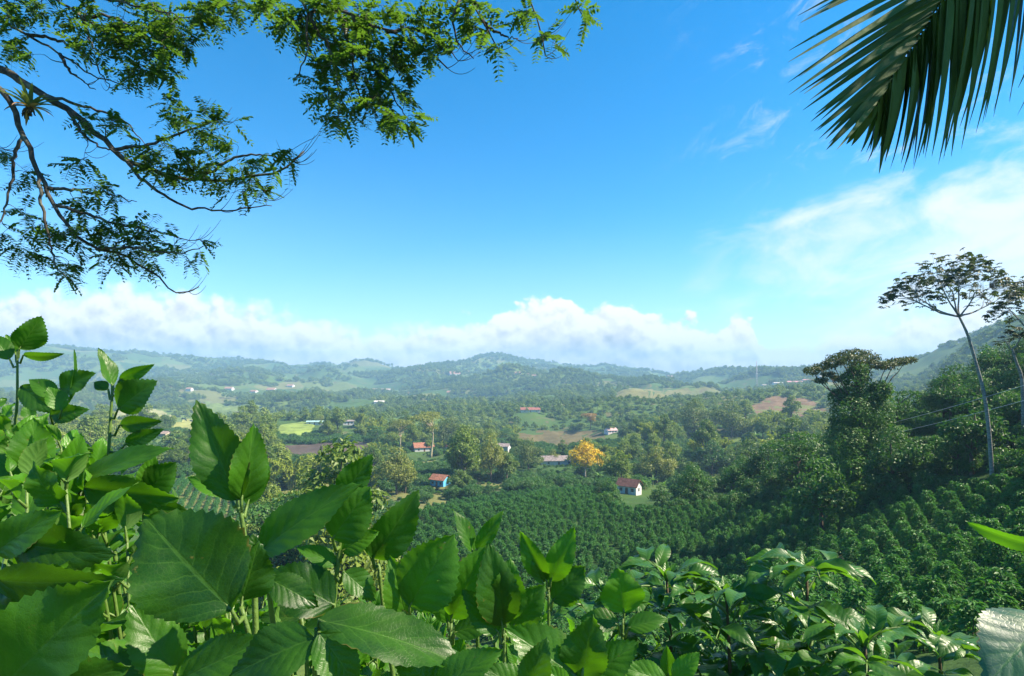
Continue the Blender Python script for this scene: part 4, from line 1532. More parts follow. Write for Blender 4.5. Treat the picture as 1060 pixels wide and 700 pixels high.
# crest trees that stand against the sky
for px_, d_, s_ in [(541, 1750, 1.3), (572, 1800, 1.5), (590, 1820, 1.3), (604, 1840, 1.6), (628, 1830, 1.4), (645, 1800, 1.2), (668, 1790, 1.5), (690, 1700, 1.2), (727, 1200, 1.5), (742, 1200, 1.6), (752, 1210, 1.3)]:
    xx = (px_ - HX) / F * d_
    copy_tree(protosF[int(rng.integers(0, 3))], (xx, d_, Hs(xx, d_) - 0.4), rng.random() * 6, s_)

# ------------------------------------------------------------------ foreground shrubs with large toothed leaves
M_leafA = leaf_mat('leaf_toothed', (0.006, 0.036, 0.005), (0.066, 0.205, 0.008), 0.40, 0.32, 7.0, 2.0, 0.36, (0.17, 0.50, 0.008), (0.10, 0.25, 0.03))
M_leafD = leaf_mat('leaf_toothed_dark', (0.012, 0.050, 0.012), (0.030, 0.110, 0.016), 0.30, 0.6, 7.0, 2.0, 0.22, (0.10, 0.34, 0.02), (0.08, 0.20, 0.05))
M_leafG = leaf_mat('leaf_glossy', (0.010, 0.045, 0.008), (0.050, 0.160, 0.012), 0.36, 0.42, 9.0, 1.2, 0.3, (0.18, 0.48, 0.02), (0.09, 0.20, 0.05), 1.6)
M_leafS = leaf_mat('leaf_shiny', (0.030, 0.085, 0.075), (0.050, 0.19, 0.008), 0.42, 0.5, 7.0, 2.0, 0.3, (0.17, 0.5, 0.01), (0.10, 0.25, 0.05))
M_stem = plain_mat('stem_green', (0.085, 0.15, 0.03), 0.5, 0.35, 30.0, 0.4)
M_woody = plain_mat('stem_woody', (0.075, 0.058, 0.035), 0.8, 0.4, 40.0, 0.2)

NL, NW = 30, 8


def big_leaf(mb, base, tip, nrm, width, fold=0.35, curl=0.25, tooth=0.035, wave=0.05, tint=0.5, broad=0.40, roll=0.0, nl=NL, twist=0.0, point=0.16):
    """A single leaf: toothed outline, folded along the midrib, curling towards its tip."""
    base, tip = np.asarray(base, float), np.asarray(tip, float)
    D = tip - base
    Ln = np.linalg.norm(D)
    d = D / Ln
    nrm = unit(np.asarray(nrm, float) - np.dot(nrm, d) * d)
    s = np.cross(d, nrm)
    if roll:
        c_, s_ = math.cos(roll), math.sin(roll)
        nrm, s = nrm * c_ + s * s_, s * c_ - nrm * s_
    t = np.linspace(0, 1, nl + 1)
    # outline: widest at `broad`, drawn out to a point
    p = math.log(0.5) / math.log(broad)
    w = np.sin(PI * t**p) ** 0.82 * (1 - point * t**3)
    w = np.maximum(w, 0.0)
    w[0], w[-1] = 0.015, 0.004
    tooth_l = np.where(np.arange(nl + 1) % 2 == 0, 1.0, -1.0) * tooth * (t > 0.12) * (t < 0.97)
    q = np.linspace(-1, 1, NW + 1)
    ph1, ph2, ph3 = rng.random(3) * 6.28
    U, Tg = np.meshgrid(q, t)
    W = width * 0.5 * (w[:, None] + (np.abs(U) ** 3) * tooth_l[:, None])
    asym = 1 + 0.07 * np.sin(ph1) * np.sign(U)
    X = U * W * asym
    along = Tg * Ln + (np.abs(U) ** 4) * tooth_l[:, None] * width * 0.28
    # cross fold + edge waves + curl
    Zc = np.abs(X) * fold * (1 - 0.35 * np.abs(U)) - curl * Ln * (Tg - 0.45) ** 2 + curl * Ln * 0.2
    Zc += wave * width * np.abs(U) ** 2 * np.sin(Tg * (9 + 3 * math.sin(ph2)) + ph1 + (U > 0) * ph3)
    Zc += 0.008 * width * np.sin(Tg * 44 - np.abs(U) * 6) * np.abs(U) * (1 - np.abs(U) * 0.4)
    ct = twist * (Tg - 0.3)
    Xr = X * np.cos(ct) - Zc * np.sin(ct)
    Zr = X * np.sin(ct) + Zc * np.cos(ct)
    V = base + d * along[..., None] + s * Xr[..., None] + nrm * Zr[..., None]
    V = V.reshape(-1, 3)
    n = NW + 1
    i, j = np.meshgrid(np.arange(nl), np.arange(NW), indexing='ij')
    Q = np.stack([i * n + j, i * n + j + 1, (i + 1) * n + j + 1, (i + 1) * n + j], -1).reshape(-1, 4)
    mb.add(V, Q, UV=np.stack([(U.ravel() + 1) / 2, Tg.ravel()], 1), tint=tint)


def px_leaf(mb, stem_mb, bx, by, tx, ty, d, wr, dd=0.0, roll=0, tint=0.6, fold=0.35, curl=0.2, up=0.35, stemto=None, twist=0.0, broad=0.40):
    """A leaf between two sight lines, d metres away; dd is how much farther the tip is than the base."""
    a, b = at(bx, by, d), at(tx, ty, d + dd)
    Ln = np.linalg.norm(b - a)
    nrm = unit(-0.5 * (a + b)) + np.array([0, 0, up])
    big_leaf(mb, a, b, nrm, Ln * wr, fold, curl, 0.035, 0.06, tint, broad, R(roll), twist=twist)
    if stemto is not None:
        q = at(*stemto)
        m = (a + q) / 2 + np.array([0, 0, -0.012])
        stem_mb.tube(np.array([q, m * 0.98 + 0.02 * q, a, a + (b - a) * 0.12]), [0.0034, 0.0028, 0.0022, 0.0012], 6)
    # midrib ridge seen from behind
    return a


def ground_to(top, n=10):
    """A stem from the ground up to a point in space."""
    x, y, z = top
    g = np.array([x * 0.93 + rng.normal() * 0.05, y + 0.12 + rng.normal() * 0.08, 0])
    g[2] = Hs(g[0], g[1]) - 0.05
    t = np.linspace(0, 1, n)[:, None]
    sw = rng.normal(size=3) * 0.03
    return g * (1 - t) + np.asarray(top) * t + sw * np.sin(t * PI)


def shrub(name, label, heroes, fills, px0, px1, dr, leafL, mat, seedtop=0, dense=19, stemc=None, tintr=(0.1, 1.0)):
    """heroes: shoots given stem by stem and leaf by leaf; fills: how many more shoots crowd in around them."""
    c = at((px0 + px1) / 2, 500, sum(dr) / 2)
    base = np.array([c[0], c[1], Hs(c[0], c[1])])
    t = thing(name, label, 'shrub', tuple(base))
    for stem, depth, leaves in heroes:
        sm, lm = MB(), MB()
        if stem:
            P = np.array([at(sx, sy, depth) for sx, sy in stem])
            G = ground_to(P[0], 6)
            S = np.vstack([G[:-1], P])
            if len(P) > 1:
                tt = np.linspace(0, 1, len(S))
                ti = np.linspace(0, 1, 26)
                S = np.stack([pchip(tt, S[:, i], ti) for i in range(3)], 1)
            else:
                S = np.vstack([S[-1] + [0, 0.02, -0.4], S[-1] + [0, 0.01, -0.2], S[-1]])
            sm.tube(S - base, np.linspace(0.0075, 0.0026, len(S)), 8)
        for lf in leaves:
            kw = lf[6] if len(lf) > 6 else {}
            bx, by, tx, ty, dl, wr = lf[:6]
            q = None
            if stem:
                # petiole from the nearest point of the stem, a little lower
                ys = [p for p in stem]
                if len(ys) > 1:
                    seg = []
                    for (x0, y0), (x1, y1) in zip(ys[:-1], ys[1:]):
                        for f in np.linspace(0, 1, 12):
                            seg.append((x0 + (x1 - x0) * f, y0 + (y1 - y0) * f))
                else:
                    seg = ys
                sx, sy = min(seg, key=lambda s: (s[0] - bx) ** 2 + (s[1] - (by + 9)) ** 2)
                q = (sx, sy, depth)
            l2, s2 = MB(), MB()
            px_leaf(l2, s2, bx, by, tx, ty, dl, wr, stemto=q, **kw)
            for V, Q, UV, C in zip(l2.V, l2.Q, l2.UV, l2.C):
                lm.add(V - base, Q, UV=UV, tint=C)
            if s2.V:
                sm.add(s2.V[0] - base, s2.Q[0], s2.T[0])
        so_ = sm.build('shoot', M_stem, t) if sm.V else thing_part(t)
        if lm.V:
            lm.build('leaves', mat, so_)
    for f in range(fills):
        d = dr[0] + (dr[1] - dr[0]) * (f + rng.random()) / fills
        px = px0 + (px1 - px0) * rng.random()
        py = float(np.interp(px, *FILL)) + abs(rng.normal()) * 26 + (dr[1] - d) * 60 + rng.random() * 12
        top = at(px, py, d)
        if top[2] < Hs(top[0], top[1]) + 0.25:
            continue
        S = ground_to(top, 14)
        sm, lm = MB(), MB()
        sm.tube(S - base, np.linspace(0.008, 0.002, len(S)), 6)
        L = np.linalg.norm(S[-1] - S[0])
        n = int(dense * (0.8 + 0.4 * rng.random()))
        a0 = rng.random() * 6.28
        for k in range(n):
            h = k / (n - 1)
            off = 0.85 * (1 - h) ** 1.1
            tpos = 1 - off / L
            i = tpos * (len(S) - 1)
            i0 = int(np.clip(i, 0, len(S) - 2))
            p = S[i0] + (S[i0 + 1] - S[i0]) * (i - i0)
            a = a0 + k * 2.39996
            e = R(8 + 58 * h**2.2 + rng.normal() * 10)
            dv = np.array([math.cos(a) * math.cos(e), math.sin(a) * math.cos(e), math.sin(e)])
            ll = leafL * (0.55 + 0.55 * math.sin(PI * min(1, 0.25 + 0.75 * (1 - h)) ** 0.8) + 0.12 * rng.normal()) * (1 - 0.45 * h**3)
            ll = max(ll, leafL * 0.35)
            pet = 0.25 * ll
            b0 = p + dv * pet + np.array([0, 0, 0.06 * pet])
            dl = unit(dv + np.array([0, 0, -0.30 + 0.25 * h]) + rng.normal(size=3) * 0.16)
            sm.tube(np.array([p, p + dv * pet * 0.5, b0, b0 + dl * ll * 0.1]) - base, [0.0028, 0.0024, 0.002, 0.001], 5, cap=False)
            tint = float(np.clip(tintr[0] + (tintr[1] - tintr[0]) * (0.75 * rng.random() ** 1.3 + 0.4 * h), 0, 1.3))
            big_leaf(lm, b0 - base, b0 + dl * ll - base, np.array([0, 0, 1.0]) + rng.normal(size=3) * 0.25 - dv * 0.1, ll * (0.40 + 0.34 * rng.random()),
                     0.2 + 0.5 * rng.random(), 0.05 + 0.6 * rng.random(), 0.032, 0.05 + 0.10 * rng.random(), tint, 0.34 + 0.14 * rng.random(), nl=24, twist=rng.normal() * 0.8)
        so_ = sm.build('shoot', M_stem, t)
        lm.build('leaves', mat, so_)
    return t


def thing_part(t):
    o = bpy.data.objects.new('shoot', None)
    COL.objects.link(o)
    o.parent = t
    return o


FILL = ([-80, 0, 60, 110, 150, 190, 230, 300, 400, 500, 600, 650, 700, 760], [400, 402, 420, 455, 490, 528, 575, 600, 618, 612, 615, 640, 672, 700])
d1 = dict
shrub('leafy_shrub', 'tall crowded shrub with toothed green leaves filling the left edge', [
    ([(14, 470), (18, 410), (18, 362)], 1.5, [
        (20, 361, 43, 327, 1.5, .72, d1(roll=25, tint=.35)), (10, 372, -8, 345, 1.5, .6, d1(tint=.4)), (24, 368, 66, 367, 1.5, .3, d1(roll=60, tint=.2)), (16, 366, 6, 346, 1.52, .5, d1(tint=.6)), (22, 400, 58, 428, 1.5, .5, d1(tint=.2, roll=30))]),
    ([(112, 500), (114, 440), (117, 398)], 1.3, [
        (116, 399, 102, 360, 1.3, .42, d1(roll=30, tint=.5)), (124, 393, 160, 377, 1.3, .36, d1(roll=30, tint=.7)), (122, 424, 162, 394, 1.28, .72, d1(tint=.25, fold=.2)), (112, 403, 97, 396, 1.3, .8, d1(tint=.1)), (122, 400, 134, 396, 1.3, .9, d1(tint=.1)),
        (124, 440, 168, 436, 1.3, .42, d1(roll=35, tint=.15)), (130, 460, 170, 444, 1.3, .4, d1(roll=20, tint=.25))]),
    ([(52, 490), (58, 440), (62, 402)], 1.35, [
        (62, 404, 99, 386, 1.35, .62, d1(tint=.4)), (58, 412, 30, 392, 1.35, .55, d1(tint=.5)), (70, 420, 78, 362, 1.35, .16, d1(tint=.3, roll=60)), (52, 430, 92, 424, 1.33, .5, d1(tint=.3, roll=20)), (64, 425, 50, 400, 1.3, .7, d1(tint=.8))]),
    ([(32, 530), (33, 485)], 1.15, [
        (34, 488, 35, 432, 1.15, .72, d1(tint=.75, fold=.25)), (40, 500, 88, 478, 1.1, .5, d1(tint=.3, roll=20)), (30, 495, -14, 470, 1.15, .6, d1(tint=.5))]),
    ([(80, 540), (82, 500)], 1.05, [
        (84, 498, 178, 463, 1.05, .34, d1(tint=.5, fold=.5, roll=-25)), (88, 505, 186, 516, 1.0, .42, d1(tint=.2, roll=40)), (70, 500, 84, 448, 1.05, .5, d1(tint=.95))]),
    ([(150, 560), (148, 510)], 1.1, [
        (150, 512, 182, 478, 1.1, .8, d1(tint=.35)), (152, 505, 160, 470, 1.1, .6, d1(tint=.9)), (146, 520, 196, 530, 1.1, .5, d1(tint=.3, roll=30)), (144, 500, 112, 500, 1.12, .5, d1(tint=.5))]),
    ([(-8, 620)], 0.72, [
        (-6, 600, 126, 601, .72, .36, d1(tint=.05, roll=50, fold=.2)), (-5, 572, 64, 528, .80, .5, d1(tint=.6)), (10, 560, 120, 575, .85, .5, d1(tint=.1, roll=35))]),
    ([(-4, 720)], 0.58, [
        (-2, 716, 118, 600, .58, .62, d1(tint=.55, fold=.22, curl=.12)), (20, 720, 135, 690, .62, .5, d1(tint=.3, roll=30))]),
    ([(185, 720), (180, 690)], 0.72, [
        (182, 700, 134, 622, .70, .55, d1(tint=.5)), (186, 704, 282, 660, .66, .5, d1(tint=.45)), (180, 704, 96, 690, .7, .55, d1(tint=.2))]),
], 56, -70, 225, (0.85, 1.9), 0.105, M_leafA)

shrub('leafy_shrub', 'shrub with tall forked shoots and broad drooping leaves, left of centre', [
    ([(264, 620), (254, 560), (247, 517)], 0.80, [
        (246, 518, 203, 414, .80, .46, d1(tint=.2, fold=.55, roll=-18, curl=.1)), (250, 518, 263, 438, .80, .50, d1(tint=.55, fold=.5, roll=25)), (256, 522, 274, 462, .82, .4, d1(tint=.35, roll=35)), (238, 512, 194, 494, .84, .42, d1(tint=.8)), (246, 545, 200, 548, .84, .45, d1(tint=.35, roll=25))]),
    ([(262, 700), (258, 660), (250, 630)], 0.68, [
        (240, 632, 148, 533, .66, .86, d1(tint=.12, fold=.28, curl=.12, broad=.46, roll=-22)), (250, 622, 268, 560, .7, .75, d1(tint=.15, roll=15))]),
    ([(282, 640), (274, 585)], 0.78, [
        (268, 572, 374, 500, .77, .40, d1(tint=.45, fold=.4, roll=-12)), (266, 580, 262, 552, .8, .9, d1(tint=.05)), (280, 600, 330, 628, .78, .6, d1(tint=.1))]),
    ([(338, 720), (346, 620), (352, 560), (354, 515)], 0.88, [
        (354, 514, 386, 470, .88, .58, d1(tint=.35, roll=15)), (344, 558, 384, 504, .86, .82, d1(tint=.55, fold=.2)), (354, 570, 392, 550, .88, .6, d1(tint=.8)), (350, 585, 306, 566, .88, .42, d1(tint=.5)), (346, 626, 276, 590, .84, .72, d1(tint=.0, fold=.3)),
        (356, 592, 390, 622, .86, .62, d1(tint=.4)), (350, 540, 330, 515, .9, .5, d1(tint=.7))]),
    ([(398, 640), (392, 585)], 0.92, [
        (386, 578, 434, 507, .92, .50, d1(tint=.3, fold=.5, roll=20)), (384, 576, 398, 538, .93, .7, d1(tint=.6))]),
    ([(420, 720), (424, 640)], 0.85, [
        (424, 628, 470, 553, .85, .78, d1(tint=.75, fold=.2)), (420, 640, 404, 575, .86, .5, d1(tint=.7)), (428, 650, 384, 640, .85, .6, d1(tint=.2))]),
    ([(326, 720), (328, 650)], 0.64, [
        (330, 642, 492, 692, .64, .36, d1(tint=.25, roll=-20, fold=.35)), (326, 660, 236, 700, .62, .6, d1(tint=.3)), (330, 655, 372, 715, .62, .6, d1(tint=.45))]),
    ([(318, 700), (312, 640)], 0.9, [
        (312, 640, 268, 640, .9, .6, d1(tint=.0)), (314, 650, 360, 660, .9, .6, d1(tint=.1)), (310, 634, 300, 600, .92, .6, d1(tint=.6))]),
], 44, 190, 450, (0.85, 1.7), 0.10, M_leafA)

shrub('leafy_shrub', 'shrub with upright bright green young leaves in the middle of the foreground', [
    ([(464, 720), (467, 645)], 0.95, [
        (467, 640, 503, 565, .95, .56, d1(tint=.85, fold=.4)), (464, 645, 452, 590, .96, .5, d1(tint=.6)), (470, 655, 520, 640, .95, .5, d1(tint=.3))]),
    ([(494, 640), (492, 575)], 1.1, [
        (490, 572, 469, 527, 1.1, .4, d1(tint=.4, roll=25)), (494, 570, 521, 528, 1.1, .36, d1(tint=.75)), (492, 580, 520, 575, 1.1, .6, d1(tint=.5))]),
    ([(568, 690), (568, 608)], 1.05, [
        (566, 602, 538, 549, 1.05, .4, d1(tint=.7, roll=-25)), (570, 602, 595, 545, 1.05, .46, d1(tint=.95, fold=.35)), (572, 622, 606, 586, 1.05, .8, d1(tint=.2)), (562, 604, 552, 570, 1.05, .5, d1(tint=.85))]),
    ([(522, 720), (522, 650)], 0.9, [
        (520, 648, 506, 562, .9, .52, d1(tint=.35, fold=.5)), (524, 642, 528, 578, .9, .6, d1(tint=.6)), (530, 650, 564, 605, .92, .7, d1(tint=.5)), (516, 655, 478, 610, .9, .55, d1(tint=.5))]),
    ([(642, 700), (645, 640)], 1.1, [
        (646, 634, 640, 588, 1.1, 1.0, d1(tint=1.0, fold=.2)), (640, 645, 600, 640, 1.1, .6, d1(tint=.3)), (650, 650, 692, 640, 1.08, .5, d1(tint=.6))]),
    ([(600, 730), (604, 690)], 0.74, [
        (602, 704, 614, 636, .74, .72, d1(tint=.35, fold=.3)), (596, 700, 522, 650, .74, .6, d1(tint=.5)), (608, 704, 662, 664, .76, .6, d1(tint=.5)), (590, 712, 560, 690, .72, .6, d1(tint=.9))]),
    ([(690, 740), (694, 706)], 0.8, [
        (698, 704, 724, 675, .8, .6, d1(tint=1.0)), (690, 706, 640, 690, .8, .5, d1(tint=.7)), (692, 700, 690, 668, .82, .5, d1(tint=.5))]),
    ([(450, 740), (452, 712)], 0.62, [(452, 716, 520, 672, .62, .5, d1(tint=.5)), (450, 716, 404, 668, .64, .6, d1(tint=.4))]),
    ([(545, 740), (546, 716)], 0.62, [(546, 716, 566, 660, .62, .6, d1(tint=.3)), (544, 716, 498, 690, .64, .6, d1(tint=.4))]),
], 40, 430, 690, (0.95, 1.8), 0.095, M_leafA, tintr=(0.3, 1.0))

shrub('leafy_shrub', 'pale glossy leaf and long pointed leaf reaching in at the right edge', [
    ([(1100, 600), (1090, 560)], 0.7, [(1078, 566, 1000, 541, .7, .26, d1(tint=1.0, roll=-25, up=-.2, fold=.5))]),
    ([(1110, 740), (1085, 690)], 0.5, [(1086, 640, 1022, 708, .52, .75, d1(tint=.0, fold=.2, up=1.3, dd=-.03, roll=-10))]),
], 0, 1080, 1160, (0.6, 0.9), 0.12, M_leafS)


def coffee_shrub(label, px, py, d, rad, hgt, seed, tiers=12):
    """Coffee bush close by: paired glossy leaves along drooping side branches."""
    top = at(px, py, d)
    g = np.array([top[0], top[1], Hs(top[0], top[1])])
    t = thing('coffee_shrub', label, 'coffee bush', tuple(g))
    sm, bm, lm = MB(), MB(), MB()
    tp = top - g
    S = bent((0, 0, -0.05), tp, 10, 0.015)
    sm.tube(S, np.linspace(0.016, 0.004, 10), 7)
    for k in range(tiers):
        f = k / (tiers - 1)
        z = tp[2] - hgt * (1 - f) ** 1.1
        if z < 0.05:
            continue
        p = np.array([np.interp(z, S[:, 2], S[:, 0]), np.interp(z, S[:, 2], S[:, 1]), z])
        for q in range(2 if k > 1 else 3):
            a = seed + k * 1.9 + q * (PI if k > 1 else 2.1) + rng.normal() * 0.25
            rl = rad * (0.30 + 0.75 * (1 - f) ** 0.7) * (0.8 + 0.35 * rng.random())
            dh = np.array([math.cos(a), math.sin(a), 0])
            n = 11
            tt = np.linspace(0, 1, n)
            el = 0.75 * f + 0.30
            B = p + dh * (rl * tt)[:, None] + np.array([0, 0, 1.0]) * (rl * (el * tt - (0.62 + 0.25 * rng.random()) * tt**2))[:, None]
            bm.tube(B, np.linspace(0.0045, 0.0015, n), 5, cap=False)
            m = max(3, int(rl / 0.052))
            for j in range(m):
                fj = (j + 0.9) / m
                i = fj * (n - 1)
                i0 = int(min(i, n - 2))
                b0 = B[i0] + (B[i0 + 1] - B[i0]) * (i - i0)
                bd = unit(B[i0 + 1] - B[i0])
                sd = unit(np.cross(bd, [0, 0, 1]))
                for sg in (-1, 1):
                    ll = 0.135 * (0.75 + 0.45 * rng.random()) * (0.62 + 0.38 * math.sin(PI * min(fj + 0.1, 1) * 0.9)) * (1.0 if fj < 0.9 else 0.7)
                    dv = unit(sd * sg * 0.9 + bd * 0.6 + np.array([0, 0, 0.10 - 0.55 * rng.random()]) + rng.normal(size=3) * 0.12)
                    tint = float(np.clip(0.15 + 0.5 * rng.random() + 0.5 * (fj > 0.82) * rng.random() + 0.25 * f, 0, 1))
                    big_leaf(lm, b0, b0 + dv * ll, np.array([0, 0, 1.0]) + rng.normal(size=3) * 0.25, ll * (0.36 + 0.08 * rng.random()), 0.30, 0.5 + 0.3 * rng.random(), 0.0, 0.10, tint, 0.46, nl=14, point=0.3)
    for sg in range(6):
        a = seed + sg * 1.1
        dv = unit([math.cos(a), math.sin(a), 0.9 + 0.5 * rng.random()])
        big_leaf(lm, tp - [0, 0, 0.01], tp + dv * 0.075, -dv + np.array([0, 0, 1.6]), 0.024, 0.4, 0.3, 0.0, 0.05, 0.95, 0.46, nl=12, point=0.3)
    sm.build('stem', M_woody, t)
    bm.build('branches', M_stem, t)
    lm.build('leaves', M_leafG, t)


coffee_shrub('glossy coffee bush with a pointed top, largest of those right of centre', 835, 594, 1.75, 0.42, 0.95, 0.3, 15)
coffee_shrub('glossy coffee bush with light young tips just right of the bright rounded leaf', 690, 600, 1.95, 0.42, 0.9, 1.4, 13)
coffee_shrub('glossy coffee bush between the one with light tips and the largest one', 752, 618, 1.80, 0.42, 0.9, 2.2, 14)
coffee_shrub('low glossy coffee bush in the bottom right, right of the largest one', 972, 664, 1.85, 0.40, 0.8, 0.9, 13)
coffee_shrub('low glossy coffee bush at the bottom between the largest one and the bottom right one', 895, 668, 1.5, 0.36, 0.7, 2.9, 11)
coffee_shrub('dim glossy coffee bush behind the bright rounded leaf', 628, 618, 2.1, 0.40, 0.9, 4.0, 12)

# ------------------------------------------------------------------ overhanging tree, top left
M_treebark = bark_mat('bark_mossy', (0.030, 0.026, 0.022), (0.085, 0.075, 0.062), 14.0, 0.5, 0.012)
M_pinna = foliage_mat('foliage_pinnate', (0.014, 0.042, 0.010), (0.052, 0.115, 0.014), 0.40, tcol=(0.14, 0.30, 0.02), rough=0.45, objvar=0.0)


def smooth_path(pts, n):
    P = np.array([at(*p) for p in pts])
    tt = np.concatenate([[0], np.cumsum(np.linalg.norm(np.diff(P, axis=0), axis=1))])
    ti = np.linspace(0, tt[-1], n)
    return np.stack([pchip(tt, P[:, i], ti) for i in range(3)], 1)


def overhang():
    trunk_at = at(-330, 390, 7.6)
    g = np.array([trunk_at[0], trunk_at[1], Hs(trunk_at[0], trunk_at[1])])
    t = thing('overhanging_tree', 'large feathery leaved tree whose mossy boughs hang in from the upper left', 'tree', tuple(g))
    tb = MB()
    T1 = np.array([g + [0, 0, -0.4], g + [0.1, 0, 2.5], at(-330, 330, 7.6), at(-315, 180, 7.5), at(-300, 60, 7.4), at(-290, -180, 7.4), at(-300, -420, 7.3)])
    tt = np.linspace(0, 1, len(T1))
    T = np.stack([pchip(tt, T1[:, i], np.linspace(0, 1, 30)) for i in range(3)], 1)
    tb.tube(T - g, np.linspace(0.42, 0.17, 30) + 0.25 * np.exp(-np.arange(30) / 2.0), 14)
    tb.build('trunk', M_treebark, t)
    limbs = [
        # main bough through the middle
        ([(-310, 130, 7.5), (-150, 60, 7.2), (-40, 52, 7.0), (0, 70, 6.9), (40, 96, 6.8), (75, 115, 6.8), (105, 142, 6.8), (130, 165, 6.8), (165, 178, 6.9), (205, 186, 6.9), (245, 186, 7.0), (288, 178, 7.0), (316, 160, 7.0)], 0.10, 0.010),
        # lower bough
        ([(-310, 150, 7.5), (-120, 80, 7.1), (-20, 82, 6.8), (8, 102, 6.6), (24, 140, 6.6), (40, 178, 6.6), (56, 212, 6.6), (76, 240, 6.6), (100, 258, 6.7), (135, 268, 6.8), (165, 290, 6.8), (188, 305, 6.8), (206, 296, 6.8)], 0.085, 0.006),
        # upper left boughs
        ([(-300, 60, 7.4), (-120, 0, 7.2), (-20, 12, 7.0), (28, 36, 7.0), (62, 56, 7.0), (96, 78, 7.0), (130, 90, 7.1)], 0.055, 0.006),
        ([(-295, -60, 7.4), (-120, -90, 7.2), (0, -55, 7.0), (50, -10, 7.0), (85, 18, 7.0), (125, 42, 7.0), (160, 62, 7.0)], 0.06, 0.006),
        # bough along the top
        ([(-290, -180, 7.4), (0, -200, 7.1), (200, -120, 6.6), (290, -30, 6.2), (330, -2, 6.2), (365, 16, 6.2), (400, 33, 6.2), (440, 50, 6.3), (462, 72, 6.3)], 0.085, 0.008),
        ([(-290, -250, 7.4), (100, -260, 7.0), (330, -150, 6.5), (440, -60, 6.3), (480, -12, 6.2), (496, 18, 6.2), (515, 50, 6.2)], 0.06, 0.007),
        ([(-295, -320, 7.4), (150, -320, 7.0), (420, -180, 6.5), (520, -60, 6.3), (546, -8, 6.2), (556, 30, 6.2), (566, 58, 6.2)], 0.055, 0.007),
        ([(-290, -160, 7.4), (-60, -180, 7.2), (110, -80, 7.0), (180, -30, 7.0), (220, 0, 7.0), (260, 14, 7.0)], 0.05, 0.006),
    ]
    subs = [
        (0, [(70, 113, 6.8), (82, 134, 6.7), (100, 150, 6.6), (130, 160, 6.5)]), (0, [(130, 165, 6.8), (150, 190, 6.7), (175, 205, 6.7), (205, 216, 6.7), (240, 218, 6.7), (282, 212, 6.7)]),
        (0, [(120, 155, 6.8), (150, 150, 6.9), (180, 140, 7.0), (215, 128, 7.0), (238, 118, 7.0)]), (0, [(205, 186, 6.9), (230, 170, 7.0), (262, 160, 7.0), (300, 165, 7.0)]), (0, [(40, 96, 6.8), (80, 108, 7.1), (120, 120, 7.3), (150, 150, 7.3)]),
        (1, [(40, 178, 6.6), (44, 215, 6.5), (50, 250, 6.5), (60, 278, 6.5), (70, 290, 6.5)]), (1, [(56, 212, 6.6), (90, 222, 6.7), (120, 232, 6.8), (160, 240, 6.9), (200, 250, 6.9)]),
        (1, [(50, 195, 6.6), (80, 198, 6.8), (110, 200, 7.0), (140, 210, 7.0)]), (1, [(24, 140, 6.6), (14, 170, 6.5), (6, 205, 6.5), (-6, 250, 6.5)]), (1, [(100, 258, 6.7), (140, 256, 6.6), (178, 262, 6.6), (210, 256, 6.6)]),
        (3, [(85, 18, 7.0), (110, 16, 7.1), (140, 30, 7.2), (180, 50, 7.2)]), (3, [(50, -10, 7.0), (90, -4, 6.9), (150, 8, 6.8), (200, 20, 6.8)]), (3, [(85, 18, 7.0), (92, 40, 7.1), (105, 60, 7.2)]),
        (4, [(330, -2, 6.2), (322, 18, 6.1), (338, 44, 6.1), (350, 80, 6.1), (352, 128, 6.1)]), (4, [(365, 16, 6.2), (378, 50, 6.3), (398, 82, 6.3), (412, 108, 6.3), (424, 126, 6.3)]), (4, [(300, -20, 6.2), (318, 20, 6.0), (316, 60, 6.0), (304, 86, 6.0)]),
        (4, [(400, 33, 6.2), (425, 30, 6.3), (455, 42, 6.3), (474, 62, 6.3)]), (4, [(350, 10, 6.2), (362, 50, 6.1), (370, 92, 6.1), (392, 120, 6.1)]), (5, [(480, -12, 6.2), (470, 20, 6.1), (474, 44, 6.1), (490, 60, 6.1)]), (5, [(496, 18, 6.2), (515, 34, 6.3), (535, 40, 6.3)]),
        (6, [(520, -60, 6.3), (570, -40, 6.3), (590, -12, 6.3), (602, 14, 6.3)]), (2, [(28, 36, 7.0), (60, 42, 7.0), (95, 64, 7.0), (115, 92, 7.0)]), (2, [(62, 56, 7.0), (75, 76, 6.9), (98, 92, 6.9)]),
    ]
    skel = []          # (point, radius, limb)
    wood = [MB() for _ in limbs]
    for li, (pts, r0, r1) in enumerate(limbs):
        P = smooth_path(pts, 60)
        P[4:] += rng.normal(size=(56, 3)) * 0.012
        rad = r0 + (r1 - r0) * np.linspace(0, 1, 60) ** 0.8
        wood[li].tube(P - g, rad, 9)
        skel += [(p, q, li) for p, q in zip(P[18:], rad[18:])]
    for li, pts in subs:
        P = smooth_path(pts, 24)
        P[2:] += rng.normal(size=(22, 3)) * 0.010
        rad = np.linspace(0.022, 0.005, 24)
        wood[li].tube(P - g, rad, 6)
        skel += [(p, q, li) for p, q in zip(P[3:], rad[3:])]
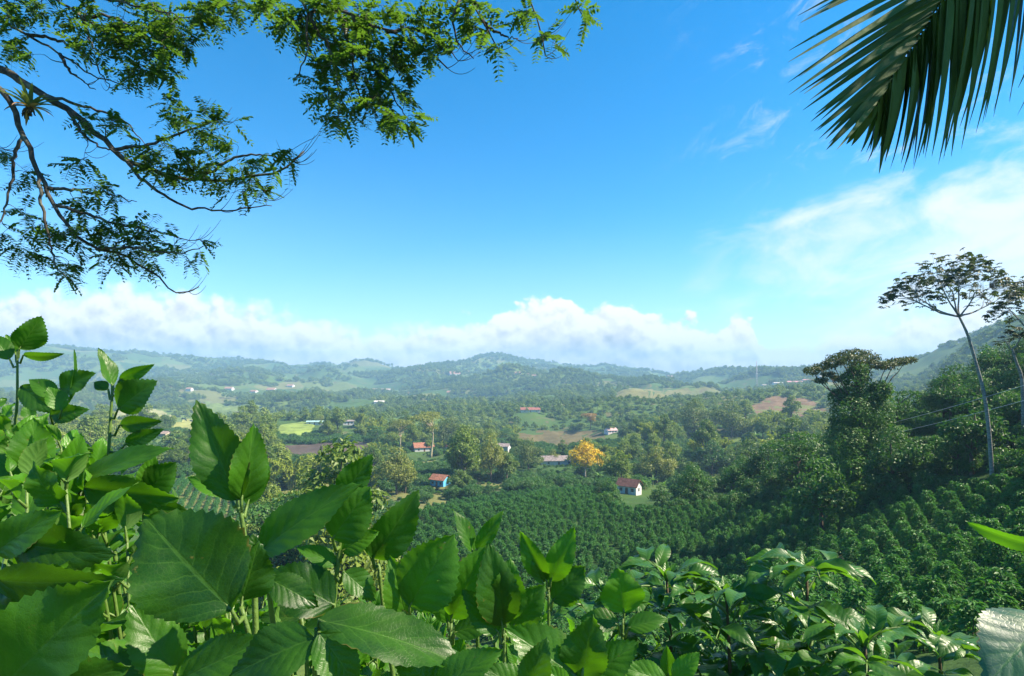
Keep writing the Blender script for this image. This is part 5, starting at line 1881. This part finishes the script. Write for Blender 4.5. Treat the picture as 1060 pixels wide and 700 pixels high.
    pads = [(40, 8, 45, 12), (130, 22, 55, 30), (172, 52, 36, 28), (98, 46, 24, 16), (200, 10, 45, 14), (262, 6, 50, 12), (20, 45, 22, 16), (150, 75, 30, 14), (10, 20, 14, 14),
            (100, 128, 28, 10), (150, 158, 36, 14), (188, 168, 45, 20), (232, 122, 16, 10), (198, 122, 26, 14), (258, 176, 40, 14), (302, 160, 14, 8), (250, 200, 26, 10), (180, 112, 14, 10), (225, 145, 25, 12),
            (30, 188, 16, 12), (45, 250, 38, 18), (100, 206, 30, 15), (108, 240, 50, 18), (150, 250, 40, 18), (192, 255, 18, 12), (70, 278, 26, 10), (30, 226, 20, 12), (8, 245, 10, 12), (130, 268, 34, 10), (5, 160, 8, 10), (75, 170, 20, 10),
            (330, 10, 45, 18), (360, 48, 36, 32), (342, 88, 20, 26), (390, 80, 36, 28), (410, 112, 26, 18), (432, 38, 34, 20), (385, 18, 45, 16), (352, 112, 18, 14), (495, 14, 22, 16), (512, 42, 16, 12), (602, 12, 10, 10), (566, 42, 7, 7),
            (545, 10, 12, 8), (456, 52, 18, 10), (292, 18, 22, 16), (480, 4, 18, 8), (410, 60, 24, 16), (395, 125, 16, 10), (312, 30, 14, 14)]
    leafs = [MB() for _ in limbs]
    SP = np.array([s[0] for s in skel])
    pts = []
    for px, py, rx, ry in pads:
        n = max(3, int(rx * ry / 46))
        for _ in range(n):
            a, r = rng.random() * 6.28, math.sqrt(rng.random())
            q = at(px + rx * r * math.cos(a), py + ry * r * math.sin(a), (6.85 if px < 290 else 6.2) + rng.normal() * 0.16)
            pts.append(q)
    pts = np.array(pts)
    dist = np.array([np.min(np.linalg.norm(SP - q, axis=1)) for q in pts])
    for qi in np.argsort(dist):
        q = pts[qi]
        SPa = np.array([s[0] for s in skel])
        dd = np.linalg.norm(SPa - q, axis=1)
        k = int(np.argmin(dd))
        p, r, li = skel[k]
        if dd[k] > 0.02:
            n = 7
            B = bent(p, q, n, 0.10)
            B += np.array([0, 0, 1.0]) * (0.10 * dd[k] * np.sin(np.linspace(0, PI, n)))[:, None]
            r0 = min(r * 0.6, 0.007)
            wood[li].tube(B - g, np.linspace(r0, 0.0022, n), 4, cap=False)
            skel += [(b_, 0.005, li) for b_ in B[2:]]
            dr_ = unit(B[-1] - B[-2])
        else:
            dr_ = rvec(1)[0]
        for _ in range(int(rng.integers(3, 6))):
            dv = unit(dr_ * 0.7 + rvec(1)[0] * 0.8 + np.array([0, 0, -0.12]))
            L = 0.15 + 0.12 * rng.random()
            up = unit(np.array([0, 0, 1.0]) + rvec(1)[0] * 0.45)
            s = unit(np.cross(dv, up))
            m = 7
            tt = np.linspace(0.18, 1, m)
            C = q + dv * (L * tt)[:, None] - np.array([0, 0, 1.0]) * (0.25 * L * tt**2)[:, None]
            for sg in (-1, 1):
                D = unit(s * sg + dv * 0.55) + rng.normal(size=(m, 3)) * 0.12
                leaf_quads(leafs[li], C - g, unit(up + s * sg * 0.25 + rng.normal(size=(m, 3)) * 0.15), 0.072 * (0.75 + 0.35 * np.sin(tt * PI)), 0.46, D, 0.05)
            wood[li].tube(np.array([q, q + dv * L * 0.5 - [0, 0, 0.06 * L], q + dv * L - [0, 0, 0.25 * L]]) - g, [0.0020, 0.0016, 0.001], 3, cap=False)
    # bare twigs curling upwards at the ends
    for px, py in [(200, 296), (190, 300), (280, 210), (290, 175), (300, 170), (310, 168), (260, 212), (240, 216), (215, 190), (300, 180), (180, 262), (120, 92), (105, 88), (130, 92), (95, 80), (140, 88), (352, 128), (306, 86), (566, 56), (562, 40), (515, 48),
                   (490, 58), (474, 62), (470, 70), (210, 130), (225, 118), (200, 100), (198, 250), (205, 262), (5, 130), (2, 150), (90, 160), (160, 196), (215, 4), (222, 30), (228, 20), (445, 108), (535, 42)]:
        q0 = at(px, py, 6.85 if px < 290 else 6.2)
        SPa = np.array([s[0] for s in skel])
        k = int(np.argmin(np.linalg.norm(SPa - q0, axis=1)))
        p, r, li = skel[k]
        for _ in range(2):
            L = 0.16 + 0.22 * rng.random()
            sx = 1.0 if rng.random() < 0.8 else -0.6
            t_ = np.linspace(0, 1, 8)
            d0 = np.array([sx * 0.9, rng.normal() * 0.3, -0.25 + 0.4 * rng.normal()])
            A = p + d0 * (L * t_)[:, None] + np.array([0.15 * sx, 0, 1.0]) * (L * 0.85 * t_**2.2)[:, None]
            wood[li].tube(A - g, np.linspace(0.0042, 0.0018, 8), 4, cap=False)
    for li in range(len(limbs)):
        lo = wood[li].build('limb', M_treebark, t)
        if leafs[li].V:
            leafs[li].build('foliage', M_pinna, lo, False)


overhang()


def bromeliad(px, py, d, r, label, n=26):
    p = at(px, py, d)
    t = thing('bromeliad', label, 'bromeliad', tuple(p))
    b, c = MB(), MB()
    for k in range(n):
        a = k * 2.39996
        f = k / n
        e = R(5 + 70 * f + rng.normal() * 6)
        dv = np.array([math.cos(a) * math.cos(e), math.sin(a) * math.cos(e), math.sin(e)])
        strip_leaf(b if k > 5 else c, np.zeros(3), dv, np.array([0, 0, 1.0]) - dv * dv[2] * 0.95 + 1e-3, r * (0.8 + 0.35 * rng.random()), r * 0.16, R(60 - 20 * f + rng.normal() * 14), 9, 0.35, float(rng.random()))
    b.build('leaves', foliage_mat('bromeliad_leaf', (0.10, 0.15, 0.06), (0.24, 0.30, 0.13), 0.2, objvar=0.0), t)
    c.build('dry_leaves', foliage_mat('bromeliad_dry', (0.22, 0.12, 0.07), (0.42, 0.26, 0.17), 0.2, objvar=0.0), t)
    r_ = MB()
    for k in range(14):
        a = rng.random() * 6.28
        r_.tube(bent((0, 0, 0.02), (0.08 * math.cos(a), 0.05 * math.sin(a), -0.06 - 0.06 * rng.random()), 5, 0.1), 0.008, 4)
    r_.build('roots', M_woody, t)


bromeliad(31, 112, 6.62, 0.30, 'grey green bromeliad rosette perched on the mossy bough')

# ------------------------------------------------------------------ palm, top right
M_frond = leaf_mat('palm_leaflet', (0.006, 0.024, 0.008), (0.015, 0.052, 0.011), 0.5, 0.25, 0.0, 0.0, 0.15, (0.08, 0.20, 0.02), (0.05, 0.10, 0.03), 0.3)
M_rachis = plain_mat('palm_rachis', (0.10, 0.14, 0.04), 0.5, 0.3, 10.0)
M_palmtrunk = bark_mat('palm_bark', (0.12, 0.11, 0.09), (0.25, 0.23, 0.2), 6.0, 2.5, 0.01)


def palm():
    d = 2.7
    crown = at(1190, -420, 3.3)
    g = np.array([crown[0] + 0.25, crown[1] + 0.15, 0])
    g[2] = Hs(g[0], g[1])
    t = thing('palm_tree', 'palm whose dark drooping fronds hang in from the upper right corner', 'palm', tuple(g))
    b = MB()
    b.tube(bent((0, 0, -0.2), crown - g, 14, 0.015), np.linspace(0.13, 0.09, 14), 14)
    b.build('trunk', M_palmtrunk, t)

    def frond(path, left, right, rad, label=None):
        P = smooth_path(path, 60)
        r_ = MB()
        r_.tube(P - g, np.linspace(rad, 0.0035, 60), 8)
        ro = r_.build('frond', M_rachis, t)
        lm = MB()
        for spec, side in ((left, 0), (right, 1)):
            for f, tx, ty, dd, w in spec:
                i = f * 59
                i0 = int(min(i, 58))
                p = P[i0] + (P[i0 + 1] - P[i0]) * (i - i0)
                q = at(tx, ty, p[1] + dd)
                D = q - p
                L = np.linalg.norm(D)
                dv = D / L
                up = unit(np.array([0.25, -0.75, 0.45]) + rng.normal(size=3) * 0.22)
                up = unit(up - np.dot(up, dv) * dv)
                # aim a little high so that the bent tip comes down on target
                dv2 = unit(dv + up * 0.09 + rng.normal(size=3) * 0.012)
                strip_leaf(lm, p - g, dv2, up, L * 1.02, w, R(11) + rng.normal() * 0.06, 10, 0.5 + 0.25 * rng.random(), float(rng.random()), 0.75)
        lm.build('leaflets', M_frond, ro)

    # the main frond: its rib runs from the crown down to the left
    path = [(1190, -420, 3.3), (1120, -250, 2.9), (1050, -100, 2.7), (1005, -40, 2.65), (975, 0, 2.65), (945, 45, 2.65), (918, 85, 2.65), (902, 110, 2.65)]
    P = smooth_path(path, 60)
    PX = HX + F * P[:, 0] / P[:, 1]
    PY = HY - F * P[:, 2] / P[:, 1]

    def fat(py):
        return float(np.interp(py, PY, np.linspace(0, 1, 60)))
    left, right = [], []
    for by, tx, ty in [(-130, 842, -40), (-112, 834, -18), (-95, 850, 0), (-78, 826, 10), (-62, 828, 27), (-48, 819, 46), (-34, 816, 64), (-20, 830, 76), (-8, 819, 88), (4, 832, 96), (14, 829, 104), (26, 834, 114), (37, 842, 118), (47, 838, 128), (58, 843, 134), (68, 846, 140), (78, 853, 147), (88, 858, 149), (97, 864, 150)]:
        left.append((fat(by), tx + rng.normal() * 1.5, ty + rng.normal() * 1.5, -0.05 - 0.1 * rng.random(), 0.032 + 0.016 * rng.random()))
    for by, tx, ty in [(-175, 1072, 60), (-160, 1062, 84), (-145, 1052, 70), (-130, 1040, 100), (-118, 1028, 112), (-106, 1022, 122), (-94, 1014, 118), (-82, 1012, 130), (-70, 1004, 126), (-60, 996, 134), (-50, 990, 148), (-40, 984, 158), (-30, 978, 156), (-20, 970, 163), (-10, 964, 160), (0, 956, 166), (9, 950, 160), (18, 944, 168), (27, 938, 162), (36, 933, 168), (45, 928, 164), (54, 922, 168), (63, 917, 163), (72, 913, 167), (81, 907, 165), (90, 902, 166), (99, 898, 160), (106, 892, 156), (109, 880, 154)]:
        right.append((fat(by), tx + rng.normal() * 2, ty + rng.normal() * 3, 0.05 + 0.1 * rng.random(), 0.040 + 0.018 * rng.random()))
    left += [(f + 0.006, tx + 3 + rng.normal() * 3, ty + 5 + rng.normal() * 3, dd - 0.04, w * 0.85) for f, tx, ty, dd, w in left[::2]]
    right += [(f + 0.007, tx - 4 + rng.normal() * 4, ty - 4 + rng.normal() * 6, dd + 0.05, w * 0.9) for f, tx, ty, dd, w in right if tx < 1030]
    frond(path, left, right, 0.016)
    # second frond, mostly beyond the corner
    path2 = [(1190, -420, 3.3), (1170, -240, 3.0), (1130, -120, 2.9), (1110, -40, 2.85), (1100, 20, 2.85)]
    P2 = smooth_path(path2, 60)
    PY2 = HY - F * P2[:, 2] / P2[:, 1]
    l2 = []
    for by, tx, ty in [(-150, 1064, -20), (-120, 1060, 40), (-90, 1056, 90), (-70, 1054, 118), (-40, 1066, 130), (-10, 1080, 140), (10, 1090, 150)]:
        l2.append((float(np.interp(by, PY2, np.linspace(0, 1, 60))), tx, ty, 0.0, 0.05))
    r2 = [(0.5 + 0.05 * k, 1180 + 6 * k, -60 + 20 * k, 0.1, 0.05) for k in range(8)]
    frond(path2, l2, r2, 0.016)
    # rest of the unseen crown; last fronds added to shade the main one
    for k, (ex, ey, ed) in enumerate([(1420, -520, 3.4), (1330, -380, 4.4), (1250, -700, 2.6), (1180, -650, 4.6), (1420, -200, 2.5), (1500, -330, 2.7), (1380, -330, 2.3), (1330, -130, 2.9), (1560, -200, 3.0)]):
        pth = [(1190, -420, 3.3), ((1190 + ex) / 2, (-420 + ey) / 2 - 90, (3.3 + ed) / 2), (ex, ey, ed)]
        ll = [(0.2 + 0.04 * j, ex * (0.2 + 0.04 * j) + 1190 * (0.8 - 0.04 * j) - 110, ey * (0.2 + 0.04 * j) - 420 * (0.8 - 0.04 * j) + 110, -0.1, 0.05) for j in range(18)]
        rr_ = [(0.2 + 0.04 * j, ex * (0.2 + 0.04 * j) + 1190 * (0.8 - 0.04 * j) + 110, ey * (0.2 + 0.04 * j) - 420 * (0.8 - 0.04 * j) + 110, 0.1, 0.05) for j in range(18)]
        frond(pth, ll, rr_, 0.016)


palm()

# ------------------------------------------------------------------ air
def make_haze():
    m, nt = new_mat('haze')
    v = nt.n('ShaderNodeVolumePrincipled')
    v.inputs['Color'].default_value = (0.38, 0.69, 1.0, 1)
    v.inputs['Density'].default_value = 2.7e-4
    v.inputs['Anisotropy'].default_value = 0.0
    o = nt.n('ShaderNodeOutputMaterial')
    nt.l(v.outputs[0], o.inputs['Volume'])
    far = np.concatenate([H(np.linspace(-4000, 4000, 600), np.full(600, yy)) for yy in np.linspace(200, 4500, 200)])
    ZTOP = float(far.max()) + 25.0
    b = MB()
    b.box((-4650, -4650, -75), (4650, 4650, ZTOP))
    h = b.build('haze', m, None, False)
    tag(h, 'pale blue air that fades the far hills', kind='stuff')


make_haze()
